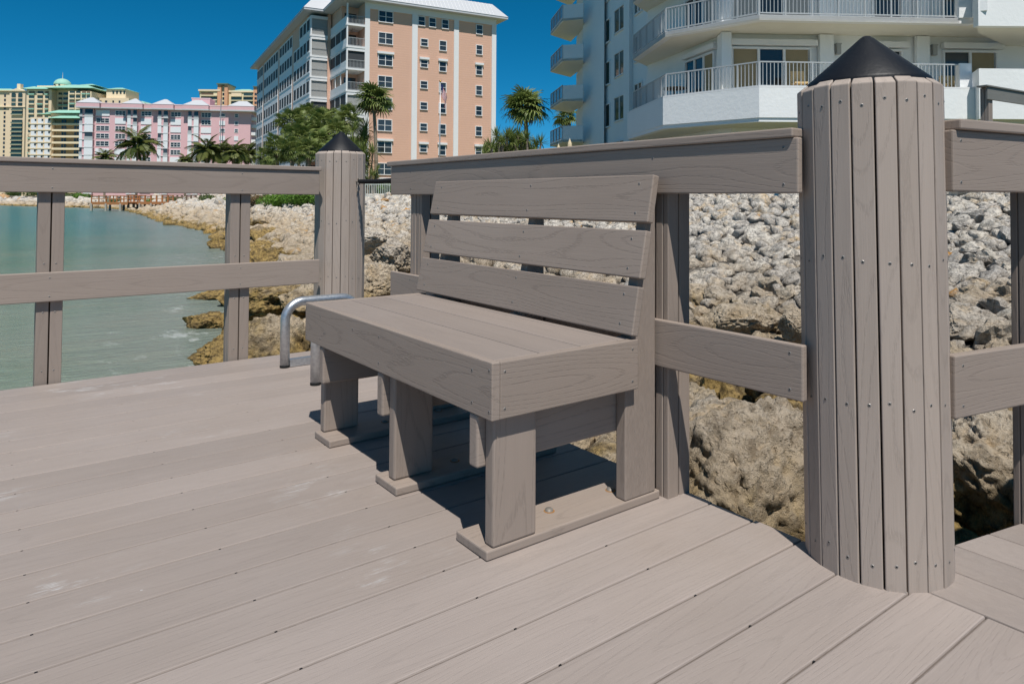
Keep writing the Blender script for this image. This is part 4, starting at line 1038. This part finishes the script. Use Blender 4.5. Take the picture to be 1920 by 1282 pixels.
for i in range(n1):
    th = math.pi/2*i/n1
    for j in range(n2): v.append((hx(90)+rr*math.cos(th)*math.cos(2*math.pi*j/n2), 12+rr*math.cos(th)*math.sin(2*math.pi*j/n2), hzz(153)+rr*.80*math.sin(th)))
for i in range(n1-1):
    for j in range(n2): f.append((i*n2+j, i*n2+(j+1) % n2, (i+1)*n2+(j+1) % n2, (i+1)*n2+j))
f.append(tuple((n1-1)*n2+j for j in range(n2))); mk('dome', v, f, 'green_roof', HT, True)
b = MB(); b.tube([(hx(90), 12, hzz(142)), (hx(90), 12, hzz(129))], [.18, .06], 6); b.build('spire', 'cream_light', HT)
grid(HT, 0, [hx(85), hx(93.5)], [hzz(155)], 1.0, 1.1, 'glass_teal', 12-rr-.1)
for i in range(22):
    z = hzz(174)-i*3.05
    for a, b_, y0 in ((51, 61, 0), (67, 77, 0), (81.5, 87.5, 0), (97, 103.5, 5), (106, 117, 5), (120, 128, 5), (133, 142.5, -3), (145, 153, -3), (156, 163, -3), (165, 171, -3)):
        block('loggia', HT, hx(a), hx(b_), y0-.25, y0+.02, z-.55, z+.95, 'glass_teal' if (i+int(a)) % 3 else 'interior'); block('balcony_rail', HT, hx(a)-.15, hx(b_)+.15, y0-.9, y0-.26, z-1.3, z-.56, 'cream_light' if (int(a)+i) % 3 else 'green_roof')
    if 2 < i < 16:
        for a, b_ in ((176, 180), (187, 191), (201, 204), (213, 216)): block('window', HT, hx(a), hx(b_), 3.8, 4.02, hzz(181)-2.5-(i-3)*3.05-.8, hzz(181)-2.5-(i-3)*3.05+.8, 'glass_dark')
for a in (194, 201, 208, 215): block('window', HT, hx(a), hx(a+3.2), 7.8, 8.02, hzz(171.5), hzz(166), 'glass_teal')
# left cluster: terraced building in front
ED = 340.; ET = far_root('apartment_building', 48, ED, 'terraced cream apartment building with long balconies left of the pink one'); k3 = ED/FPX
def ex(px): return (px-48)*k3
def ez(py): return EYE+(hz(100)-py)/FPX*ED
block('wall', ET, ex(54), ex(94), 0, 25, .5, ez(220), 'cream_wall'); block('wall', ET, ex(94)+.01, ex(150), 2.5, 25, .5, ez(222), 'ochre_wall'); block('wall', ET, ex(80), ex(150), 5, 25, ez(222)+.02, ez(211), 'cream_wall')
for a, b_, y0, y1, p0, p1 in ((76, 150, 2, 27, 210.5, 203.5), (88, 150, -1.5, 12, 222, 216), (48, 76, 6, 22, 211, 207)):
    b = MB(); hip(b, ex(a), ex(b_), y0, y1, ez(p0)+.05, ez(p1), 4); b.build('roof', 'green_roof', ET)
for i in range(12):
    z = ez(227)-i*2.97
    block('loggia', ET, ex(94.5), ex(149.5), 2.2, 2.52, z-1.0, z+1.05, 'curtain'); block('balcony_band', ET, ex(94), ex(150), .4, 2.19, z-1.9, z-.95, 'cream_light')
    for a in (108, 113, 132, 137): block('window', ET, ex(a), ex(a+3.6), 2.0, 2.19, z-.75, z+.95, 'glass_dark')
    for a in (56, 69, 82): block('screen', ET, ex(a), ex(a+10), -.2, .02, z-1.1, z+1.0, 'shutter_white'); block('window', ET, ex(a+7), ex(a+10), -.35, -.21, z+.1, z+1.0, 'glass_dark')
    block('balcony_band', ET, ex(54), ex(94)-.02, -.4, -.0, z-1.62, z-1.15, 'cream_light')
    block('balcony', ET, ex(48.5), ex(54), 1, 6, z-1.4, z-.4, 'cream_wall')

# ================================================================== PIERS, FENCE, FLAG
def pier(px0, px1, d, dep, zd, label, wood, nposts, rail=1.05):
    p = plan(px0, d); r_ = empty('pier', (p.x, p.y, 0), YAW-R(90)); tag(r_, label, 'pier', 'fishing piers along the bay'); L = (px1-px0)/FPX*d
    block('pier_deck', r_, 0, L, 0, dep, zd-.22, zd, wood); block('fascia', r_, -.05, L+.05, -.08, -.005, zd-.42, zd+.04, wood)
    for i in range(nposts+1):
        x = L*i/nposts
        for y in (.05, dep-.05):
            block('post', r_, x-.07, x+.07, y-.07, y+.07, zd+.002, zd+rail, wood)
            if i % 2 == 0: block('pile', r_, x-.15, x+.15, y-.15, y+.15, -4, zd-.222, 'pier_pile')
    for y in (-.04, dep-.06):
        block('rail', r_, -.1, L+.1, y-.05, y+.10, zd+rail+.002, zd+rail+.09, wood); block('rail', r_, 0, L, y, y+.05, zd+.5, zd+.62, wood)
    return r_
pier(172, 240, 118, 5.5, .02, 'orange brown wooden pier platform with railings out over the bay', 'pier_wood', 5)
pier(241, 316, 121, 1.8, .10, 'orange brown gangway with railings between the pier platform and the shore', 'pier_wood', 7)
pier(316, 420, 124, 1.5, .35, 'low brown boardwalk railing along the top of the far rocks', 'dock_wood', 12, .9)
pier(-70, 30, 205, 4.0, -.25, 'weathered grey dock at the far left shore', 'dock_wood', 10, .9)
fn0 = plan(640, 57); fn = empty('picket_fence', (fn0.x, fn0.y, .88), YAW-R(90)); fn.scale = (1.15, 1.15, 1.15); tag(fn, 'pale metal picket fence on the bank between far piling and bench rail', 'fence')
Lf = (830-640)/FPX*52; b_n = int(Lf/.13)
block('rail', fn, 0, Lf, .02, .06, .98, 1.02, 'fence_paint'); block('rail', fn, 0, Lf, .02, .06, .12, .16, 'fence_paint')
for i in range(b_n): block('picket', fn, i*.13, i*.13+.028, -.005, .018, .0, 1.16, 'fence_paint')
fpx, fd_ = 824, 62.0; p = plan(fpx, fd_); fl = empty('flagpole', (p.x, p.y, .9), YAW-R(90)); tag(fl, 'white metal flagpole with gold ball in front of the peach building', 'flagpole')
zt = zat(fpx, 152, fd_)-.9
b = MB(); b.tube([(0, 0, 0), (0, 0, zt)], [.07, .035], 10); b.build('pole', 'pole_metal', fl, True); b = MB(); b.dome((0, 0, zt), (0, 0, 1), .10, .1, 10); b.dome((0, 0, zt+.001), (0, 0, -1), .10, .1, 10); b.build('ball', 'gold_ball', fl, True)
# the flag hangs limp: 13 stripes, blue canton, swept into folds
nc, nr_ = 24, 13; v = []; f = []; mi = []
FLX, FLZ = 1.55, 1.0
for j in range(nr_+1):
    for i in range(nc+1):
        s = i/nc; w = j/nr_
        x = .07+.50*s*(1-.2*w)+.05*math.sin(s*9+w*2); z = zt-.25-w*FLZ-1.05*s*s*.9-.25*s; y = .10*math.sin(s*14+w)*s; v.append((x, y, z))
for j in range(nr_):
    for i in range(nc):
        a = j*(nc+1)+i; f.append((a, a+1, a+nc+2, a+nc+1)); mi.append(2 if (j < 7 and i < nc*.42) else (0 if j % 2 == 0 else 1))
fo = mk('flag', v, f, ['flag_red', 'flag_white', 'flag_blue'], None, True, mi=mi); fo.location = (p.x, p.y, .9); fo.rotation_euler = (0, 0, YAW-R(90)); tag(fo, 'striped red white and blue flag hanging limp on the flagpole', 'flag')

# ================================================================== PLANTS
def fan_frond(seed, nb=15, droop=.5):
    rg_ = random.Random(seed); v = []; f = []
    # petiole
    v += [(0, -.018, 0), (0, .018, 0), (.62, .012, .10), (.62, -.012, .10)]; f.append((0, 1, 2, 3))
    for i in range(nb):
        a = (i/(nb-1)-.5)*R(250); L = .78*(1-.25*abs(i/(nb-1)-.5)*2)*rg_.uniform(.9, 1.08); n0 = len(v); ca, sa = math.cos(a), math.sin(a); w = .055
        fold = .05*abs(sa)
        pts_ = [(0, .012, 0), (.38, w, .05), (.72, w*.7, -.06*droop), (1.0, .004, -.42*droop*rg_.uniform(.6, 1.5))]
        for (q, hw, zz) in pts_:
            for s_ in (-1, 1):
                x = q*L*ca-s_*hw*sa; y = q*L*sa+s_*hw*ca; v.append((.62+x, y, .10+zz+fold*q+(0.012 if s_ > 0 else -.012)))
        for j in range(3): f.append((n0+2*j, n0+2*j+1, n0+2*j+3, n0+2*j+2))
    return v, f
def feather_frond(seed, n=26):
    rg_ = random.Random(seed); v = []; f = []
    def P_(t): return Vector((t*.92, 0, .42*t-.78*t*t))
    for i in range(10):
        a, b_ = P_(i/10), P_((i+1)/10); n0 = len(v); w = .012*(1-i/11); v += [(a.x, -w, a.z), (a.x, w, a.z), (b_.x, w*.9, b_.z), (b_.x, -w*.9, b_.z)]; f.append((n0, n0+1, n0+2, n0+3))
    for i in range(n):
        t_ = .12+.88*i/n; p = P_(t_); L = .30*math.sin(math.pi*min(1, t_*.85+.12))*rg_.uniform(.85, 1.1)+.05
        for s_ in (-1, 1):
            n0 = len(v); dx = .45*L; dz = -.55*L*rg_.uniform(.6, 1.2)
            v += [(p.x, 0, p.z), (p.x+.022, 0, p.z), (p.x+dx+.012, s_*L*.75, p.z+dz), (p.x+dx*.5, s_*L*.45, p.z+dz*.3+.03)]; f.append((n0, n0+1, n0+2, n0+3))
    return v, f
def sword_rosette(seed, n=46):
    rg_ = random.Random(seed); v = []; f = []
    for i in range(n):
        a = rg_.uniform(0, 6.28); e = rg_.uniform(-.35, 1.45); L = rg_.uniform(.75, 1.05); w = .032; ca, sa = math.cos(a), math.sin(a)
        pts_ = [(0, w*.6, 0), (.5, w, 0), (1.0, .004, -.16*max(0, 1-e))]; n0 = len(v)
        for q, hw, dz in pts_:
            r_ = q*L*math.cos(e); z = q*L*math.sin(e)+dz
            for s_ in (-1, 1): v.append((r_*ca-s_*hw*sa, r_*sa+s_*hw*ca, z))
        f += [(n0, n0+1, n0+3, n0+2), (n0+2, n0+3, n0+5, n0+4)]
    return v, f
def lib(fn, seeds, mat, *a):
    out = []
    for s_ in seeds:
        v, f = fn(s_, *a); me = bpy.data.meshes.new('frond'); me.from_pydata(v, [], f); me.materials.append(M[mat]); out.append(me)
    return out
FAN = lib(fan_frond, range(4), 'leaf_sabal'); FEA = lib(feather_frond, range(4), 'leaf_coconut'); SWO = lib(sword_rosette, range(4), 'leaf_sabal'); DRY = lib(fan_frond, (9,), 'leaf_dry', 9, 1.2)
def palm(name, base, ztop, size, n, label, group, kind='fan', lean=(0, 0), tr=.15, low=-.75, dry=5, fill=0.0):
    rg_ = random.Random(hash(label) % 9999 if False else sum(map(ord, label))+int(base.x*10)); h = ztop-base.z
    root = empty(name, base); tag(root, label, 'palm', group)
    b = MB(); ns = 9; b.tube([(lean[0]*(i/ns)**2, lean[1]*(i/ns)**2, h*i/ns-.3*(i == 0)) for i in range(ns+1)], [tr*(1.25-.35*i/ns) for i in range(ns+1)], 9); b.build('trunk', 'trunk', root, True)
    top = Vector((lean[0], lean[1], h))
    for i in range(n):
        g = (i+.5)/n; e = math.asin(1-g*(1-math.sin(low))) if True else 0; az = i*2.39996+rg_.uniform(-.3, .3)
        lm = rg_.choice(FAN if kind == 'fan' else FEA); o = bpy.data.objects.new('frond', lm); s = size*rg_.uniform(.85, 1.1)
        o.location = top+Vector((0, 0, rg_.uniform(-.1, .1)*size))+(Vector((math.cos(az)*math.cos(e), math.sin(az)*math.cos(e), math.sin(e)))*rg_.uniform(0, fill) if fill else Vector()); o.scale = (s, s, s); o.rotation_euler = (rg_.uniform(-.5, .5), -e, az); link(o, root)
    for i in range(dry):
        o = bpy.data.objects.new('dead_frond', DRY[0]); o.location = top; s = size*.75; o.scale = (s, s, s); o.rotation_euler = (0, R(60)+rg_.uniform(-.2, .3), i*1.3+rg_.random()); link(o, root)
    return root
GZ = 1.0
def at_(px, py, d): p = plan(px, d); p.z = float(ground_z([(p.x, p.y)])[0])-.05; return p, zat(px, py, d)
p, z = at_(706, 190, 72); palm('sabal_palm', p, z, 1.6, 46, 'tall fan palm with bare trunk in front of the peach building', 'fan palms', lean=(-.35, .2), tr=.17)
p, z = at_(988, 205, 58); palm('sabal_palm', p, z, 1.5, 48, 'fan palm with full round crown left of the white building', 'fan palms', lean=(-.2, 0), tr=.17)
p, z = at_(1062, 222, 70); palm('sabal_palm', p, z, 1.1, 26, 'small dark fan palm under the white flank balconies', 'fan palms')
for i, (px, py, d, s, lab) in enumerate([(546, 232, 64, 1.5, 'fan palm at the upper left of the thicket'), (575, 222, 66, 1.6, 'topmost fan palm of the thicket by the peach building'), (600, 232, 62, 1.5, 'fan palm at the heart of the thicket'), (580, 250, 58, 1.4, 'drooping fan palm low in the thicket'),
        (520, 282, 54, 1.3, 'low fan palm at the left foot of the thicket'), (548, 285, 52, 1.3, 'bushy fan palm just left of the far piling'), (577, 283, 50, 1.2, 'fan palm directly behind the far piling cap'), (648, 228, 64, 1.5, 'fan palm at the upper right of the thicket'), (626, 250, 60, 1.4, 'fan palm behind the tip of the far piling'), (600, 268, 55, 1.3, 'pale fan palm in the middle of the thicket'), (500, 296, 57, 1.0, 'small fan palm at the far left of the thicket'), (620, 222, 68, 1.2, 'fan palm between the two top palms of the thicket'), (560, 262, 56, 1.3, 'fan palm on the left slope of the thicket')]):
    d *= 1.3; s *= 1.3; p, z = at_(px, py, d); palm('fan_palm', p, z, s*.56, 60, lab, 'fan palms', low=-.95, dry=3, fill=s*.5)
def clump(px, py, d, s, n, lab, spread):
    p, z = at_(px, py, d); root = empty('yucca', p); tag(root, lab, 'yucca', 'sword leaved clumps'); rg_ = random.Random(int(px)); b = MB()
    for i in range(n):
        q = Vector((rg_.uniform(-1, 1)*spread, rg_.uniform(-1, 1)*spread, (z-p.z)*rg_.uniform(.35, 1.0))); b.tube([(q.x*.3, q.y*.3, -.2), (q.x, q.y, q.z)], [.09, .06], 6)
        o = bpy.data.objects.new('leaf_rosette', rg_.choice(SWO)); o.location = q; o.scale = (s*rg_.uniform(.8, 1.1),)*3; o.rotation_euler = (rg_.uniform(-.4, .4), rg_.uniform(-.4, .4), rg_.uniform(0, 6)); link(o, root)
    b.build('stems', 'trunk', root)
clump(672, 240, 73, 1.5, 16, 'dark sword leaved clump right of the far piling tip', .9); clump(684, 285, 66, 1.3, 14, 'low sword leaved clump right of the far piling', .7); clump(655, 262, 70, 1.45, 13, 'sword leaved clump behind the far piling cone', .8)
clump(925, 266, 40, .68, 38, 'spiky green clump at the left of the pair below the round fan palm', .8); clump(955, 254, 41, .7, 46, 'taller spiky green clump under the round fan palm', 1.0); clump(990, 262, 40, .68, 38, 'spiky green clump at the right under the round fan palm', .8)
clump(700, 318, 64, .9, 6, 'small dusty sword leaved clump at the tall palm foot', .5)
for i, (px, py, d, s, lab) in enumerate([(256, 274, 150, 5.2, 'large coconut palm in front of the pink building'), (196, 297, 165, 3.2, 'small coconut palm left of the large one'), (387, 283, 160, 4.6, 'coconut palm leftmost of the row right of the pink building'), (412, 288, 168, 4.2, 'second coconut palm of the row from the left'), (437, 290, 163, 4.2, 'third coconut palm of the row from the left'), (462, 291, 170, 4.4, 'coconut palm at the right end of the row'), (347, 303, 170, 2.6, 'low coconut palm at the foot of the pink building')]):
    p, z = at_(px, py, d); palm('coconut_palm', p, z, s, 26, lab, 'coconut palms', 'feather', low=-.55, tr=.2, dry=0)
# leafy shrubs
def leafball(seed, n, mat):
    rg_ = random.Random(seed); v = []; f = []
    for i in range(n):
        d = Vector((rg_.gauss(0, 1), rg_.gauss(0, 1), rg_.gauss(0, 1))).normalized(); r_ = rg_.uniform(.55, 1)**.5*(1+.25*mnoise.noise(d*2+Vector((seed, 0, 0)))); c = Vector((d.x*r_, d.y*r_, d.z*r_*.8))
        a = Vector((rg_.gauss(0, 1), rg_.gauss(0, 1), rg_.gauss(0, 1))).normalized()*.10; e = a.cross(d).normalized()*.06; n0 = len(v)
        v += [tuple(c-a), tuple(c+e), tuple(c+a), tuple(c-e)]; f.append((n0, n0+1, n0+2, n0+3))
    me = bpy.data.meshes.new('foliage'); me.from_pydata(v, [], f); me.materials.append(M[mat]); return me
LB = [leafball(i, 420, 'leaf_bright') for i in range(3)]; LD = [leafball(9+i, 420, 'leaf_dark') for i in range(3)]; LR = [leafball(30+i, 420, 'leaf_dry') for i in range(2)]
shr = [(478, 60, 1.0, LR, 'brown dried shrub just right of the second rail post'), (497, 58, 1.0, LR, 'reddish brown shrub next to the dried one'), (515, 56, 1.0, LB, 'bright green shrub under the left rail, leftmost of five'), (533, 54, 1.0, LB, 'bright green shrub under the left rail, second of five'), (551, 54, 1.0, LB, 'bright green shrub under the left rail, middle of five'), (569, 54, 1.0, LB, 'bright green shrub under the left rail, fourth of five'), (587, 54, 1.0, LB, 'bright green shrub under the left rail, nearest the far piling'),
       (700, 68, 1.8, LD, 'dark hedge shrub behind the picket fence at left'), (722, 68, 1.8, LB, 'green hedge shrub behind the picket fence at right'), (745, 68, 1.8, LD, 'dark hedge shrub behind the bench rail end'), (135, 178, 2.4, LD, 'green shrub on the far shore left of the pier'), (155, 176, 2.0, LB, 'yellow green shrub on the far shore beside the pier'), (110, 195, 2.6, LD, 'dark shrub on the far shore behind the first rail post'), (215, 150, 2.0, LD, 'dark shrub behind the pier platform'), (285, 140, 1.8, LB, 'green shrub behind the pier gangway'), (335, 130, 1.8, LD, 'shrub above the far rocks right of the gangway'), (60, 230, 3.0, LD, 'shrub on the far left shore'), (20, 240, 3.0, LD, 'shrub at the left edge of the far shore'), (395, 110, 1.7, LD, 'shrub above the rocks left of the second rail post'), (440, 95, 1.5, LB, 'green shrub above the rocks behind the second rail post'), (860, 58, 1.8, LD, 'hedge shrub hidden low before the peach building'), (660, 70, 1.2, LD, 'dark shrub at the foot of the far piling')]
for i, (px, d, s, L_, lab) in enumerate(shr):
    if i < 7:
        while shore_dist([(plan(px, d).x, plan(px, d).y)])[0] < 7.0+i*.35: d += .5
        s *= 1.5
    p = plan(px, d); p.z = float(ground_z([(p.x, p.y)])[0])+(.25 if i < 7 else -.1); r_ = empty('shrub', p); tag(r_, lab, 'shrub', 'shrubs along the bank top'); rg_ = random.Random(i)
    b = MB(); b.tube([(0, 0, -.4), (0, 0, s*.5)], [.06, .03], 6); b.build('stem', 'trunk', r_)
    for q in range(4):
        o = bpy.data.objects.new('foliage', rg_.choice(L_)); o.location = (rg_.uniform(-.5, .5)*s, rg_.uniform(-.4, .4)*s, s*rg_.uniform(.25, .5)); sc = s*rg_.uniform(.5, .8); o.scale = (sc, sc, sc*.8); o.rotation_euler = (0, 0, rg_.uniform(0, 6)); link(o, r_)
